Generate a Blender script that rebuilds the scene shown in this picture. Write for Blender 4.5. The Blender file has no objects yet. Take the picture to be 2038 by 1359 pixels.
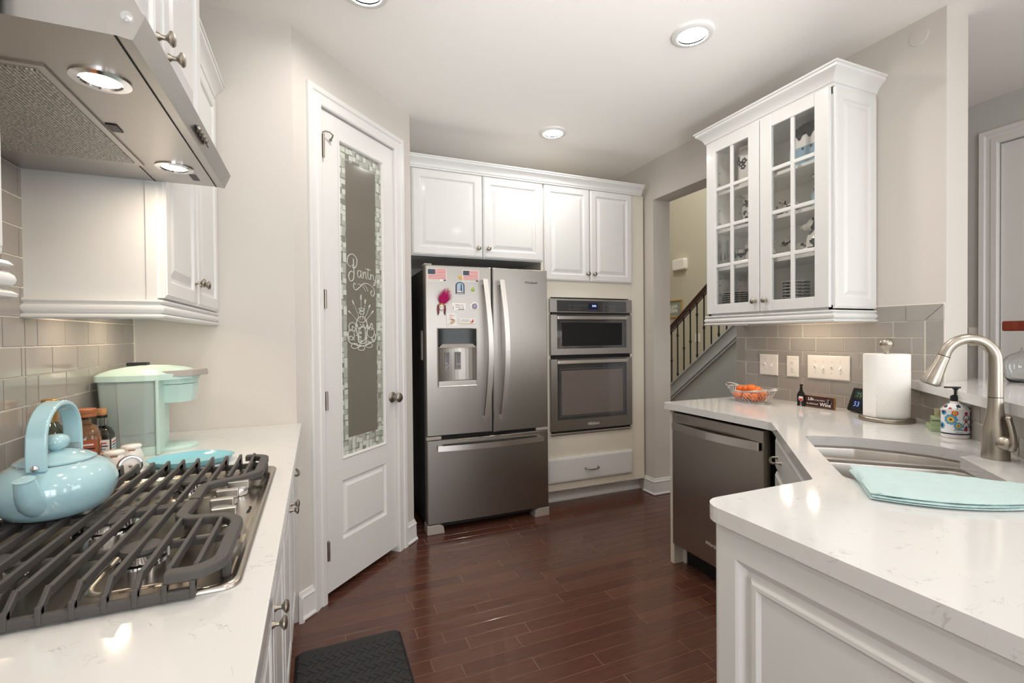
import bpy, bmesh, math, random
from mathutils import Vector, Matrix
rnd = random.Random(7)
sc = bpy.context.scene
COL = sc.collection
PI = math.pi
S2 = math.sqrt(.5)

# ------------------------------------------------------------------ camera
F, YAW, PITCH, ROLL, CAMH = 936.71, math.radians(22.5045), math.radians(-.6975), math.radians(-.4996), 1.3199
cam = bpy.data.cameras.new('camera'); camo = bpy.data.objects.new('camera', cam); COL.objects.link(camo)
cam.sensor_width = 36; cam.lens = F / 2038 * 36; cam.clip_start = .02
fw = Vector((math.sin(YAW)*math.cos(PITCH), math.cos(YAW)*math.cos(PITCH), math.sin(PITCH)))
rt = Vector((math.cos(YAW), -math.sin(YAW), 0)); up = rt.cross(fw)
r2 = rt*math.cos(ROLL)+up*math.sin(ROLL); u2 = -rt*math.sin(ROLL)+up*math.cos(ROLL)
M = Matrix((r2, u2, -fw)).transposed().to_4x4(); M.translation = Vector((0, 0, CAMH))
camo.matrix_world = M; sc.camera = camo

# ------------------------------------------------------------------ view, world, lights
sc.view_settings.view_transform = 'Standard'; sc.view_settings.look = 'None'
sc.view_settings.gamma = 1; sc.view_settings.use_curve_mapping = False
sc.view_settings.exposure = 0.2
sc.cycles.use_denoising = True
sc.cycles.max_bounces = 10; sc.cycles.diffuse_bounces = 6; sc.cycles.glossy_bounces = 5; sc.cycles.transmission_bounces = 8; sc.cycles.transparent_max_bounces = 12
sc.cycles.sample_clamp_indirect = 6; sc.cycles.caustics_reflective = False; sc.cycles.caustics_refractive = False
w = bpy.data.worlds.new('sky'); sc.world = w; w.use_nodes = True
w.node_tree.nodes['Background'].inputs[0].default_value = (.80, .90, 1, 1)
w.node_tree.nodes['Background'].inputs[1].default_value = 1.4

def light(name, kind, loc, energy, color, size=.1, size_y=None, rot=(0, 0, 0), shape='DISK', spread=None, radius=.03, cone=None):
    l = bpy.data.lights.new(name, kind); l.energy = energy; l.color = color
    if kind == 'AREA':
        l.shape = shape; l.size = size
        if size_y: l.size_y = size_y
        if spread: l.spread = spread
    else:
        l.shadow_soft_size = radius
        if cone: l.spot_size = cone; l.spot_blend = .6
    o = bpy.data.objects.new(name, l); COL.objects.link(o); o.location = loc; o.rotation_euler = rot
    return o
CAN = [(1.661, 1.744), (1.543, 2.945), (.20, 2.03), (.30, .35), (1.75, .30), (.4, -1.3), (1.9, -1.3), (3.25, -.6), (3.4,-2.2)]  # later entries are unseen cans added behind the viewer for ambient light
H = 2.743
for i, (x, y) in enumerate(CAN):
    light('ceiling_lamp_light', 'AREA', (x, y, H-.004), 4.6, (1, .95, .89), .125)
for y in (1.008, 1.454):
    light('hood_lamp_light', 'AREA', (-.333, y, 1.752), .9, (1, .80, .60), .045)
for x, y in ((-.566, 1.755), (-.566, 2.05), (2.39, 1.82), (2.38, 1.665)):
    light('under_cabinet_light', 'AREA', (x, y, 1.4155), .55, (1, .82, .62), .045)
# area lights in unseen windows, placed and sized for the daylight they give
for x, w_, e_ in ((.35, 1.5, 62), (2.65, .6, 14)):
    light('window_daylight', 'AREA', (x, -3.28, 1.25), e_, (.97, .985, 1), w_, 2.3, (PI/2, 0, 0), 'RECTANGLE')
light('window_daylight', 'AREA', (3.90, -1.9, 1.50), 34, (.95, .975, 1), 1.8, 1.8, (PI/2, 0, PI/2), 'RECTANGLE')  # side window light, added to even out the brightness
# unseen spot added to brighten the ceiling, standing in for a bounced flash
fl_ = light('bounce_flash', 'SPOT', (.62, -.55, 1.10), 215, (1, .99, .985), radius=.22, cone=math.radians(50))
fl_.data.spot_blend = 1; fl_.rotation_euler = (Vector((1.15, 1.75, 2.74))-Vector((.62, -.55, 1.10))).to_track_quat('-Z', 'Y').to_euler()
light('stairwell_lamp_light', 'AREA', (4.95, 4.6, 5.2), 32, (1, .93, .82), .5)  # unseen fill added to light the stairwell, no fixture modelled
light('hall_lamp_light', 'AREA', (3.5, 4.6, 5.25), 45, (.93, .96, 1), .8)  # second added fill, brightens the foyer from an unseen source

# ------------------------------------------------------------------ materials
def C(r, g, b):
    f = lambda c: (c/255/12.92) if c/255 <= .04045 else ((c/255+.055)/1.055)**2.4
    return (f(r), f(g), f(b), 1)
MATS = {}
def mat(name, col, rough=.5, metal=0, spec=.5, coat=0, trans=0, ior=1.45, emit=None, estr=0, bump=None, noise=None, alpha=1, sheen=0):
    m = bpy.data.materials.new(name); m.use_nodes = True; nt = m.node_tree; b = nt.nodes['Principled BSDF']
    b.inputs['Base Color'].default_value = col; b.inputs['Roughness'].default_value = rough; b.inputs['Metallic'].default_value = metal
    b.inputs['Specular IOR Level'].default_value = spec; b.inputs['Coat Weight'].default_value = coat; b.inputs['Coat Roughness'].default_value = .08
    b.inputs['Transmission Weight'].default_value = trans; b.inputs['IOR'].default_value = ior; b.inputs['Alpha'].default_value = alpha
    b.inputs['Sheen Weight'].default_value = sheen
    if emit: b.inputs['Emission Color'].default_value = emit; b.inputs['Emission Strength'].default_value = estr
    if bump or noise:
        tc = nt.nodes.new('ShaderNodeTexCoord')
    if bump:
        sc_, st = bump[0], bump[1]
        mp = nt.nodes.new('ShaderNodeMapping'); nt.links.new(tc.outputs['Object'], mp.inputs[0])
        if len(bump) > 2: mp.inputs['Scale'].default_value = bump[2]
        n = nt.nodes.new('ShaderNodeTexNoise'); n.inputs['Scale'].default_value = sc_; n.inputs['Detail'].default_value = 3
        nt.links.new(mp.outputs[0], n.inputs['Vector'])
        bp = nt.nodes.new('ShaderNodeBump'); bp.inputs['Strength'].default_value = st; bp.inputs['Distance'].default_value = .002
        nt.links.new(n.outputs[0], bp.inputs['Height']); nt.links.new(bp.outputs[0], b.inputs['Normal'])
    if noise:      # (scale, colour2, lo, hi, mapping scale)
        mp = nt.nodes.new('ShaderNodeMapping'); nt.links.new(tc.outputs['Object'], mp.inputs[0])
        if len(noise) > 4: mp.inputs['Scale'].default_value = noise[4]
        n = nt.nodes.new('ShaderNodeTexNoise'); n.inputs['Scale'].default_value = noise[0]; n.inputs['Detail'].default_value = 5
        nt.links.new(mp.outputs[0], n.inputs['Vector'])
        rp = nt.nodes.new('ShaderNodeValToRGB'); rp.color_ramp.elements[0].position = noise[2]; rp.color_ramp.elements[1].position = noise[3]
        rp.color_ramp.elements[0].color = col; rp.color_ramp.elements[1].color = noise[1]
        nt.links.new(n.outputs[0], rp.inputs[0]); nt.links.new(rp.outputs[0], b.inputs['Base Color'])
    MATS[name] = m
    return m
def bsdf(m): return m.node_tree.nodes['Principled BSDF']

wallp = mat('wall_paint', C(209, 203, 196), .75, bump=(260, .12))
wallc = mat('cool_wall_paint', C(196, 196, 191), .75, bump=(260, .12))
hallp = mat('hall_wall_paint', C(200, 193, 174), .8, bump=(200, .12))
bluep = mat('blue_grey_paint', C(204, 211, 215), .6)
ceilp = mat('ceiling_paint', C(250, 247, 243), .85, bump=(180, .1))
white = mat('white_cabinet_paint', C(224, 224, 222), .32, coat=.15)
cream = mat('cream_cabinet_paint', C(226, 220, 206), .35, coat=.1)
trimw = mat('white_trim_paint', C(226, 225, 222), .35)
inner = mat('cabinet_interior_laminate', C(244, 242, 236), .5)
black = mat('black_plastic', C(22, 22, 24), .35)
dark = mat('dark_gap', C(12, 11, 11), .7)
nickel = mat('brushed_nickel', C(176, 168, 156), .30, 1, bump=(600, .1))
darkn = mat('aged_nickel', C(168, 160, 148), .36, 1)
chrome = mat('chrome', C(225, 225, 228), .08, 1)
iron = mat('cast_iron_enamel', C(74, 71, 69), .52, .0, spec=.6, bump=(900, .35))
glass = mat('clear_glass', C(250, 252, 252), .02, trans=1, ior=1.45)
pane = mat('cabinet_pane_glass', C(245, 250, 248), .01)
_nt = pane.node_tree; _tr = _nt.nodes.new('ShaderNodeBsdfTransparent'); _tr.inputs[0].default_value = (.985, .99, .985, 1)
_gl = _nt.nodes.new('ShaderNodeBsdfGlossy'); _gl.inputs['Roughness'].default_value = .02; _lw = _nt.nodes.new('ShaderNodeLayerWeight'); _lw.inputs[0].default_value = .35
_fr = _nt.nodes.new('ShaderNodeMapRange'); _fr.inputs['To Min'].default_value = .02; _fr.inputs['To Max'].default_value = .25; _nt.links.new(_lw.outputs['Facing'], _fr.inputs[0])
_mx = _nt.nodes.new('ShaderNodeMixShader'); _nt.links.new(_fr.outputs[0], _mx.inputs[0]); _nt.links.new(_tr.outputs[0], _mx.inputs[1]); _nt.links.new(_gl.outputs[0], _mx.inputs[2])
_nt.links.new(_mx.outputs[0], _nt.nodes['Material Output'].inputs[0])
ovenglass = mat('dark_oven_glass', C(52, 53, 55), .04, spec=.9, coat=.6)
whitep = mat('white_plastic', C(238, 232, 225), .35)
greyp = mat('warm_grey_plastic', C(168, 160, 152), .4)
aqua = mat('aqua_enamel', C(166, 202, 210), .10, coat=.9)
mint = mat('mint_plastic', C(194, 219, 209), .32)
mintw = mat('mint_tinted_tank', C(196, 212, 206), .12, trans=.35, ior=1.1)
turq = mat('turquoise_ceramic', C(140, 202, 216), .15, coat=.5)
wood = mat('oak_wood', C(176, 128, 78), .5, noise=(6, C(142, 96, 52), .35, .65, (1, 1, 12)))
rail_m = mat('dark_stained_rail', C(66, 34, 28), .28, coat=.3)
ironb = mat('black_iron', C(28, 30, 32), .5)
redwood = mat('red_brown_wood', C(150, 68, 48), .35, noise=(5, C(120, 50, 36), .35, .65, (8, 1, 1)))
paper = mat('paper_towel', C(244, 242, 238), .95, bump=(160, .5))
orange = mat('orange_peel', C(235, 120, 50), .45, bump=(300, .4), noise=(9, C(214, 92, 30), .4, .7))
goldf = mat('gold_foil', C(186, 146, 86), .35, .8)
cork = mat('cork', C(196, 140, 92), .85, noise=(60, C(150, 98, 58), .45, .65))
woodcap = mat('wooden_cap', C(178, 112, 72), .5, noise=(30, C(150, 88, 54), .4, .6, (1, 1, 6)))
whisky = mat('amber_liquid_glass', C(200, 150, 110), .06, trans=.7)
ceram = mat('white_ceramic', C(240, 233, 226), .2, coat=.4)
lens = mat('lamp_lens', C(255, 250, 240), .4, emit=(1, .95, .86, 1), estr=9)
hlens = mat('halogen_lens', C(255, 240, 220), .4, emit=(1, .84, .62, 1), estr=26)
labelw = mat('printed_white', C(240, 238, 232), .5)
inkr = mat('print_red', C(205, 60, 70), .5); inkb = mat('print_navy', C(50, 58, 82), .5); inkk = mat('print_black', C(30, 28, 30), .5)
inkg = mat('print_grey', C(120, 118, 120), .5); inkbl = mat('print_blue', C(92, 158, 190), .5); inky = mat('print_yellow', C(236, 190, 70), .5)
inkgr = mat('print_green', C(120, 160, 150), .5); inko = mat('print_orange', C(214, 92, 60), .5); inkm = mat('print_magenta', C(170, 40, 84), .5)
pink = mat('magenta_feather', C(200, 16, 110), .8, sheen=.3)
limeg = mat('lime_green_enamel', C(150, 190, 70), .3); gold = mat('yellow_enamel', C(214, 176, 84), .3)
rubber = mat('black_mat_rubber', C(38, 38, 39), .42, bump=(500, .3))
steelplate = mat('cooktop_steel', C(186, 177, 165), .26, 1, bump=(14, .06, (1, 40, 1)))

# brushed stainless: soft vertical or horizontal streaks
def steel(name, col, rough, scale, dist=.012, aniso=0):
    m = mat(name, col, rough, 1); nt = m.node_tree; b = bsdf(m)
    if aniso:
        tg = nt.nodes.new('ShaderNodeTangent'); tg.direction_type = 'RADIAL'; tg.axis = 'Z'; nt.links.new(tg.outputs[0], b.inputs['Tangent'])
        b.inputs['Anisotropic'].default_value = aniso; b.inputs['Anisotropic Rotation'].default_value = 0
    tc = nt.nodes.new('ShaderNodeTexCoord'); mp = nt.nodes.new('ShaderNodeMapping'); mp.inputs['Scale'].default_value = scale
    n = nt.nodes.new('ShaderNodeTexNoise'); n.inputs['Scale'].default_value = 3; n.inputs['Detail'].default_value = 6
    mr = nt.nodes.new('ShaderNodeMapRange'); mr.inputs['To Min'].default_value = rough-.04; mr.inputs['To Max'].default_value = rough+.08
    bp = nt.nodes.new('ShaderNodeBump'); bp.inputs['Strength'].default_value = dist; bp.inputs['Distance'].default_value = .001
    nt.links.new(tc.outputs['Object'], mp.inputs[0]); nt.links.new(mp.outputs[0], n.inputs['Vector'])
    nt.links.new(n.outputs[0], mr.inputs[0]); nt.links.new(mr.outputs[0], b.inputs['Roughness'])
    nt.links.new(n.outputs[0], bp.inputs['Height']); nt.links.new(bp.outputs[0], b.inputs['Normal'])
    return m
stl = steel('stainless_steel', C(162, 157, 151), .34, (60, 60, 1.2), aniso=.7)
stlh = steel('stainless_steel_horizontal_grain', C(205, 200, 194), .28, (1.5, 1.5, 80))
stld = steel('darker_stainless_steel', C(172, 165, 157), .30, (60, 60, 1.0), aniso=.6)
stlhood = steel('hood_stainless', C(188, 184, 180), .32, (2, 40, 40))
stlsink = steel('sink_stainless', C(205, 200, 194), .34, (8, 8, 60))
fridgeside = mat('charcoal_fridge_side', C(62, 60, 60), .45)

# quartz
def quartz():
    m = mat('white_quartz', C(236, 233, 228), .10, spec=.5, coat=.3); nt = m.node_tree; b = bsdf(m)
    tc = nt.nodes.new('ShaderNodeTexCoord')
    n1 = nt.nodes.new('ShaderNodeTexNoise'); n1.inputs['Scale'].default_value = 11; n1.inputs['Detail'].default_value = 6; n1.inputs['Distortion'].default_value = 1.6
    r1 = nt.nodes.new('ShaderNodeValToRGB'); e = r1.color_ramp.elements
    e[0].position = .49; e[0].color = (1, 1, 1, 1); e[1].position = .5; e[1].color = (0, 0, 0, 1); e3 = r1.color_ramp.elements.new(.51); e3.color = (1, 1, 1, 1)
    n2 = nt.nodes.new('ShaderNodeTexNoise'); n2.inputs['Scale'].default_value = 34; n2.inputs['Detail'].default_value = 3
    r2_ = nt.nodes.new('ShaderNodeValToRGB'); r2_.color_ramp.elements[0].position = .50; r2_.color_ramp.elements[1].position = .66
    mul = nt.nodes.new('ShaderNodeMath'); mul.operation = 'MULTIPLY'
    inv = nt.nodes.new('ShaderNodeMath'); inv.operation = 'SUBTRACT'; inv.inputs[0].default_value = 1
    mx = nt.nodes.new('ShaderNodeMix'); mx.data_type = 'RGBA'
    mx.inputs['A'].default_value = C(222, 221, 219); mx.inputs['B'].default_value = C(186, 184, 182)
    for n in (n1, n2): nt.links.new(tc.outputs['Object'], n.inputs['Vector'])
    nt.links.new(n1.outputs[0], r1.inputs[0]); nt.links.new(r1.outputs[0], inv.inputs[1])
    nt.links.new(n2.outputs[0], r2_.inputs[0]); nt.links.new(inv.outputs[0], mul.inputs[0]); nt.links.new(r2_.outputs[0], mul.inputs[1])
    nt.links.new(mul.outputs[0], mx.inputs['Factor']); nt.links.new(mx.outputs['Result'], b.inputs['Base Color'])
    return m
qz = quartz()

# per-object tint (planks and tiles)
def tinted(name, cols, rough, coat, grain=None, rnoise=None):
    m = mat(name, cols[0], rough, coat=coat); nt = m.node_tree; b = bsdf(m)
    oi = nt.nodes.new('ShaderNodeObjectInfo'); rp = nt.nodes.new('ShaderNodeValToRGB')
    el = rp.color_ramp.elements; el[0].color = cols[0]; el[1].color = cols[-1]
    for i, c in enumerate(cols[1:-1]):
        e = el.new((i+1)/(len(cols)-1)); e.color = c
    nt.links.new(oi.outputs['Random'], rp.inputs[0]); out = rp.outputs[0]
    if grain:
        tc = nt.nodes.new('ShaderNodeTexCoord'); mp = nt.nodes.new('ShaderNodeMapping'); mp.inputs['Scale'].default_value = grain[1]
        n = nt.nodes.new('ShaderNodeTexNoise'); n.inputs['Scale'].default_value = grain[0]; n.inputs['Detail'].default_value = 6; n.inputs['Distortion'].default_value = .8
        mr = nt.nodes.new('ShaderNodeMapRange'); mr.inputs['From Min'].default_value = .3; mr.inputs['From Max'].default_value = .7
        mr.inputs['To Min'].default_value = grain[2]; mr.inputs['To Max'].default_value = grain[3]
        ad = nt.nodes.new('ShaderNodeVectorMath'); ad.operation = 'ADD'
        nt.links.new(tc.outputs['Object'], ad.inputs[0]); nt.links.new(oi.outputs['Random'], ad.inputs[1])
        nt.links.new(ad.outputs[0], mp.inputs[0]); nt.links.new(mp.outputs[0], n.inputs['Vector']); nt.links.new(n.outputs[0], mr.inputs[0])
        v = nt.nodes.new('ShaderNodeVectorMath'); v.operation = 'SCALE'
        nt.links.new(out, v.inputs[0]); nt.links.new(mr.outputs[0], v.inputs['Scale']); out = v.outputs[0]
        bp = nt.nodes.new('ShaderNodeBump'); bp.inputs['Strength'].default_value = .04; bp.inputs['Distance'].default_value = .002
        nt.links.new(n.outputs[0], bp.inputs['Height']); nt.links.new(bp.outputs[0], b.inputs['Normal'])
    nt.links.new(out, b.inputs['Base Color'])
    return m
plankm = tinted('cherry_plank', [C(86, 53, 43), C(94, 59, 47), C(84, 52, 44), C(101, 65, 49), C(79, 48, 40)], .22, .3, (9, (1, 9, 1), .86, 1.14))
tilem = tinted('grey_glass_tile', [C(158, 152, 146), C(165, 159, 152), C(153, 148, 143)], .10, .5)
grout = mat('cream_grout', C(244, 238, 226), .8)
seam_glint = mat('plank_bevel_gap', C(150, 112, 94), .5)  # pale seam colour paints in the glint along the plank bevels

# etched border pattern on the pantry glass
def etched():
    m = mat('etched_glass_border', C(190, 196, 188), .45); nt = m.node_tree; b = bsdf(m)
    tc = nt.nodes.new('ShaderNodeTexCoord')
    vo = nt.nodes.new('ShaderNodeTexVoronoi'); vo.distance = 'CHEBYCHEV'; vo.inputs['Scale'].default_value = 36; vo.inputs['Randomness'].default_value = .35
    sep = nt.nodes.new('ShaderNodeSeparateColor')
    wv = nt.nodes.new('ShaderNodeTexWave'); wv.wave_type = 'BANDS'; wv.bands_direction = 'DIAGONAL'; wv.inputs['Scale'].default_value = 70; wv.inputs['Distortion'].default_value = 1.5
    gt = nt.nodes.new('ShaderNodeMath'); gt.operation = 'GREATER_THAN'; gt.inputs[1].default_value = .58
    mxv = nt.nodes.new('ShaderNodeMath'); mxv.operation = 'MAXIMUM'
    edge = nt.nodes.new('ShaderNodeMath'); edge.operation = 'LESS_THAN'; edge.inputs[1].default_value = .46
    mul = nt.nodes.new('ShaderNodeMath'); mul.operation = 'MULTIPLY'
    mx = nt.nodes.new('ShaderNodeMix'); mx.data_type = 'RGBA'; mx.inputs['A'].default_value = C(128, 128, 118); mx.inputs['B'].default_value = C(205, 208, 198)
    nt.links.new(tc.outputs['Object'], vo.inputs['Vector']); nt.links.new(tc.outputs['Object'], wv.inputs['Vector'])
    nt.links.new(vo.outputs['Color'], sep.inputs[0]); nt.links.new(sep.outputs[0], gt.inputs[0])
    nt.links.new(gt.outputs[0], mxv.inputs[0]); nt.links.new(wv.outputs['Fac'], mxv.inputs[1])
    nt.links.new(vo.outputs['Distance'], edge.inputs[0]); nt.links.new(mxv.outputs[0], mul.inputs[0]); nt.links.new(edge.outputs[0], mul.inputs[1])
    nt.links.new(mul.outputs[0], mx.inputs['Factor']); nt.links.new(mx.outputs['Result'], b.inputs['Base Color'])
    return m
etch = etched()
pantryg = mat('pantry_door_glass', C(138, 132, 120), .10, spec=.6, trans=.25, coat=.3)
etchl = mat('etched_white_line', C(214, 218, 208), .5)

# patches (cow ceramics)
def patchy(name, scale, th):
    m = mat(name, C(236, 232, 222), .14, coat=.6); nt = m.node_tree; b = bsdf(m)
    tc = nt.nodes.new('ShaderNodeTexCoord'); n = nt.nodes.new('ShaderNodeTexNoise'); n.inputs['Scale'].default_value = scale; n.inputs['Detail'].default_value = 1
    rp = nt.nodes.new('ShaderNodeValToRGB'); rp.color_ramp.interpolation = 'CONSTANT'
    rp.color_ramp.elements[0].color = C(238, 234, 224); rp.color_ramp.elements[1].position = th; rp.color_ramp.elements[1].color = C(30, 28, 30)
    nt.links.new(tc.outputs['Object'], n.inputs['Vector']); nt.links.new(n.outputs[0], rp.inputs[0]); nt.links.new(rp.outputs[0], b.inputs['Base Color'])
    return m
cowm = patchy('black_patched_ceramic', 26, .52)
plated = mat('black_white_stoneware', C(40, 40, 40), .3, noise=(90, C(200, 198, 190), .56, .6))
# mosaic print on the soap bottle
def mosaic():
    m = mat('floral_print', C(240, 240, 238), .25, coat=.3); nt = m.node_tree; b = bsdf(m)
    tc = nt.nodes.new('ShaderNodeTexCoord'); vo = nt.nodes.new('ShaderNodeTexVoronoi'); vo.inputs['Scale'].default_value = 95
    sep = nt.nodes.new('ShaderNodeSeparateColor'); rp = nt.nodes.new('ShaderNodeValToRGB'); rp.color_ramp.interpolation = 'CONSTANT'
    cols = [C(240, 240, 238), C(240, 240, 238), C(96, 160, 190), C(240, 240, 238), C(52, 66, 84), C(232, 236, 236), C(128, 176, 168), C(176, 46, 70)]
    el = rp.color_ramp.elements; el[0].color = cols[0]; el[1].color = cols[-1]; el[1].position = .94
    for i, c in enumerate(cols[1:-1]):
        e = el.new((i+1)/8); e.color = c
    nt.links.new(tc.outputs['Object'], vo.inputs['Vector']); nt.links.new(vo.outputs['Color'], sep.inputs[0])
    nt.links.new(sep.outputs[0], rp.inputs[0]); nt.links.new(rp.outputs[0], b.inputs['Base Color'])
    return m
floral = mosaic()
def towelm():
    m = mat('aqua_waffle_cotton', C(194, 219, 218), .95, sheen=.2); nt = m.node_tree; b = bsdf(m)
    tc = nt.nodes.new('ShaderNodeTexCoord'); wv = nt.nodes.new('ShaderNodeTexWave'); wv.inputs['Scale'].default_value = 90; wv.inputs['Distortion'].default_value = .4
    wv.bands_direction = 'DIAGONAL'
    bp = nt.nodes.new('ShaderNodeBump'); bp.inputs['Strength'].default_value = .5; bp.inputs['Distance'].default_value = .002
    nt.links.new(tc.outputs['Object'], wv.inputs['Vector']); nt.links.new(wv.outputs['Fac'], bp.inputs['Height']); nt.links.new(bp.outputs[0], b.inputs['Normal'])
    return m
tow = towelm()
def meshfilter():
    m = mat('aluminium_filter_mesh', C(170, 166, 160), .42, .7); nt = m.node_tree; b = bsdf(m)
    tc = nt.nodes.new('ShaderNodeTexCoord'); vo = nt.nodes.new('ShaderNodeTexVoronoi'); vo.inputs['Scale'].default_value = 170; vo.inputs['Randomness'].default_value = .3
    rp = nt.nodes.new('ShaderNodeValToRGB'); rp.color_ramp.elements[0].color = C(96, 92, 88); rp.color_ramp.elements[1].color = C(226, 222, 216); rp.color_ramp.elements[0].position = .15; rp.color_ramp.elements[1].position = .7
    bp = nt.nodes.new('ShaderNodeBump'); bp.inputs['Strength'].default_value = .8; bp.inputs['Distance'].default_value = .003
    nt.links.new(tc.outputs['Object'], vo.inputs['Vector']); nt.links.new(vo.outputs['Distance'], bp.inputs['Height']); nt.links.new(bp.outputs[0], b.inputs['Normal'])
    nt.links.new(vo.outputs['Distance'], rp.inputs[0]); nt.links.new(rp.outputs[0], b.inputs['Base Color'])
    return m
filt = meshfilter()

# ------------------------------------------------------------------ mesh helpers
class MB:
    def __init__(s): s.v = []; s.f = []; s.m = []; s.cm = 0
    def face(s, idx, m=None): s.f.append(tuple(idx)); s.m.append(s.cm if m is None else m)
    def add(s, vs, fs, m=None):
        o = len(s.v); s.v += [tuple(p) for p in vs]
        for f in fs: s.face([i+o for i in f], m)
        return s
    def box(s, x0, y0, z0, x1, y1, z1, m=None):
        x0, x1 = sorted((x0, x1)); y0, y1 = sorted((y0, y1)); z0, z1 = sorted((z0, z1))
        return s.add([(x0, y0, z0), (x1, y0, z0), (x1, y1, z0), (x0, y1, z0), (x0, y0, z1), (x1, y0, z1), (x1, y1, z1), (x0, y1, z1)],
                     [(0, 3, 2, 1), (4, 5, 6, 7), (0, 1, 5, 4), (1, 2, 6, 5), (2, 3, 7, 6), (3, 0, 4, 7)], m)
    def obox(s, c, ax, ay, az, hx, hy, hz, m=None):   # oriented box
        c = Vector(c); ax, ay, az = Vector(ax).normalized()*hx, Vector(ay).normalized()*hy, Vector(az).normalized()*hz
        vs = [c+sx*ax+sy*ay+sz*az for sz in (-1, 1) for sx, sy in ((-1, -1), (1, -1), (1, 1), (-1, 1))]
        return s.add(vs, [(0, 3, 2, 1), (4, 5, 6, 7), (0, 1, 5, 4), (1, 2, 6, 5), (2, 3, 7, 6), (3, 0, 4, 7)], m)
    def prism(s, poly, z0, z1, m=None):               # poly CCW in XY
        n = len(poly); vs = [(x, y, z0) for x, y in poly]+[(x, y, z1) for x, y in poly]
        return s.add(vs, [tuple(range(n-1, -1, -1)), tuple(range(n, 2*n))]+[(i, (i+1) % n, (i+1) % n+n, i+n) for i in range(n)], m)
    def prismv(s, poly, y0, y1, m=None):              # poly in (x,z) CCW seen from the front (-y); y0 front
        n = len(poly); vs = [(x, y0, z) for x, z in poly]+[(x, y1, z) for x, z in poly]
        return s.add(vs, [tuple(range(n)), tuple(range(2*n-1, n-1, -1))]+[(i, i+n, (i+1) % n+n, (i+1) % n) for i in range(n)], m)
    def lathe(s, prof, c=(0, 0, 0), axis='z', n=24, m=None, sx=1, sy=1, cap=True, vec=None):
        c = Vector(c)
        if vec is not None:
            zz = Vector(vec).normalized(); t = Vector((0, 0, 1)) if abs(zz.z) < .9 else Vector((1, 0, 0)); xx = t.cross(zz).normalized(); yy = zz.cross(xx)
        else: xx, yy, zz = {'z': (Vector((1, 0, 0)), Vector((0, 1, 0)), Vector((0, 0, 1))), 'y': (Vector((1, 0, 0)), Vector((0, 0, 1)), Vector((0, -1, 0))),
                      'x': (Vector((0, 1, 0)), Vector((0, 0, 1)), Vector((1, 0, 0)))}[axis]
        o = len(s.v)
        for r, z in prof:
            for k in range(n):
                a = 2*PI*k/n; s.v.append(tuple(c+xx*(r*sx*math.cos(a))+yy*(r*sy*math.sin(a))+zz*z))
        for i in range(len(prof)-1):
            for k in range(n):
                a, b_ = o+i*n+k, o+i*n+(k+1) % n; s.face((a, b_, b_+n, a+n), m)
        if cap:
            if prof[0][0] > 1e-6: s.face([o+k for k in range(n-1, -1, -1)], m)
            if prof[-1][0] > 1e-6: s.face([o+(len(prof)-1)*n+k for k in range(n)], m)
        return s
    def tube(s, pts, r, n=8, closed=False, m=None, cap=True, rr=None, flat=None):
        pts = [Vector(p) for p in pts]; N = len(pts); o = len(s.v); prev = None
        for i, p in enumerate(pts):
            if closed: t = pts[(i+1) % N]-pts[i-1]
            else: t = (pts[min(i+1, N-1)]-pts[max(i-1, 0)])
            t.normalize()
            if prev is None:
                q = Vector((0, 0, 1)) if abs(t.z) < .9 else Vector((1, 0, 0)); a = t.cross(q).normalized()
            else:
                a = prev-t*prev.dot(t); a.normalize()
            prev = a; b_ = t.cross(a); R_ = rr[i] if rr else r
            for k in range(n):
                th = 2*PI*(k+.5)/n; s.v.append(tuple(p+a*(R_*math.cos(th)*(flat[0] if flat else 1))+b_*(R_*math.sin(th)*(flat[1] if flat else 1))))
        for i in range(N if closed else N-1):
            for k in range(n):
                a0, b0 = o+i*n+k, o+i*n+(k+1) % n; j = ((i+1) % N)*n
                s.face((a0, b0, o+j+(k+1) % n, o+j+k), m)
        if cap and not closed:
            s.face([o+k for k in range(n-1, -1, -1)], m); s.face([o+(N-1)*n+k for k in range(n)], m)
        return s
    def ellipsoid(s, c, r, n=14, k=9, m=None, rot=None):
        c = Vector(c); o = len(s.v)
        for i in range(1, k):
            ph = PI*i/k
            for j in range(n):
                th = 2*PI*j/n; p = Vector((r[0]*math.sin(ph)*math.cos(th), r[1]*math.sin(ph)*math.sin(th), r[2]*math.cos(ph)))
                if rot is not None: p = rot @ p
                s.v.append(tuple(c+p))
        a = Vector((0, 0, r[2])); b_ = Vector((0, 0, -r[2]))
        if rot is not None: a, b_ = rot @ a, rot @ b_
        s.v.append(tuple(c+a)); s.v.append(tuple(c+b_)); T, B = len(s.v)-2, len(s.v)-1
        for i in range(k-2):
            for j in range(n):
                p, q = o+i*n+j, o+i*n+(j+1) % n; s.face((p, p+n, q+n, q), m)
        for j in range(n):
            s.face((T, o+j, o+(j+1) % n), m); s.face((B, o+(k-2)*n+(j+1) % n, o+(k-2)*n+j), m)
        return s
    def rings(s, x0, x1, z0, z1, rs, m=None, cap=True):   # nested rectangles facing -y : rs = [(inset, y), ...]
        o = len(s.v)
        for ins, y in rs:
            a, b_, c_, d = x0+ins, x1-ins, z0+ins, z1-ins
            s.v += [(a, y, c_), (b_, y, c_), (b_, y, d), (a, y, d)]
        for i in range(len(rs)-1):
            for k in range(4):
                p, q = o+i*4+k, o+i*4+(k+1) % 4; s.face((p, q, q+4, p+4), m)
        if cap: s.face([o+(len(rs)-1)*4+k for k in range(4)], m)
        return s
    def back(s, x0, x1, z0, z1, y, m=None):
        return s.add([(x0, y, z0), (x1, y, z0), (x1, y, z1), (x0, y, z1)], [(3, 2, 1, 0)], m)
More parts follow.
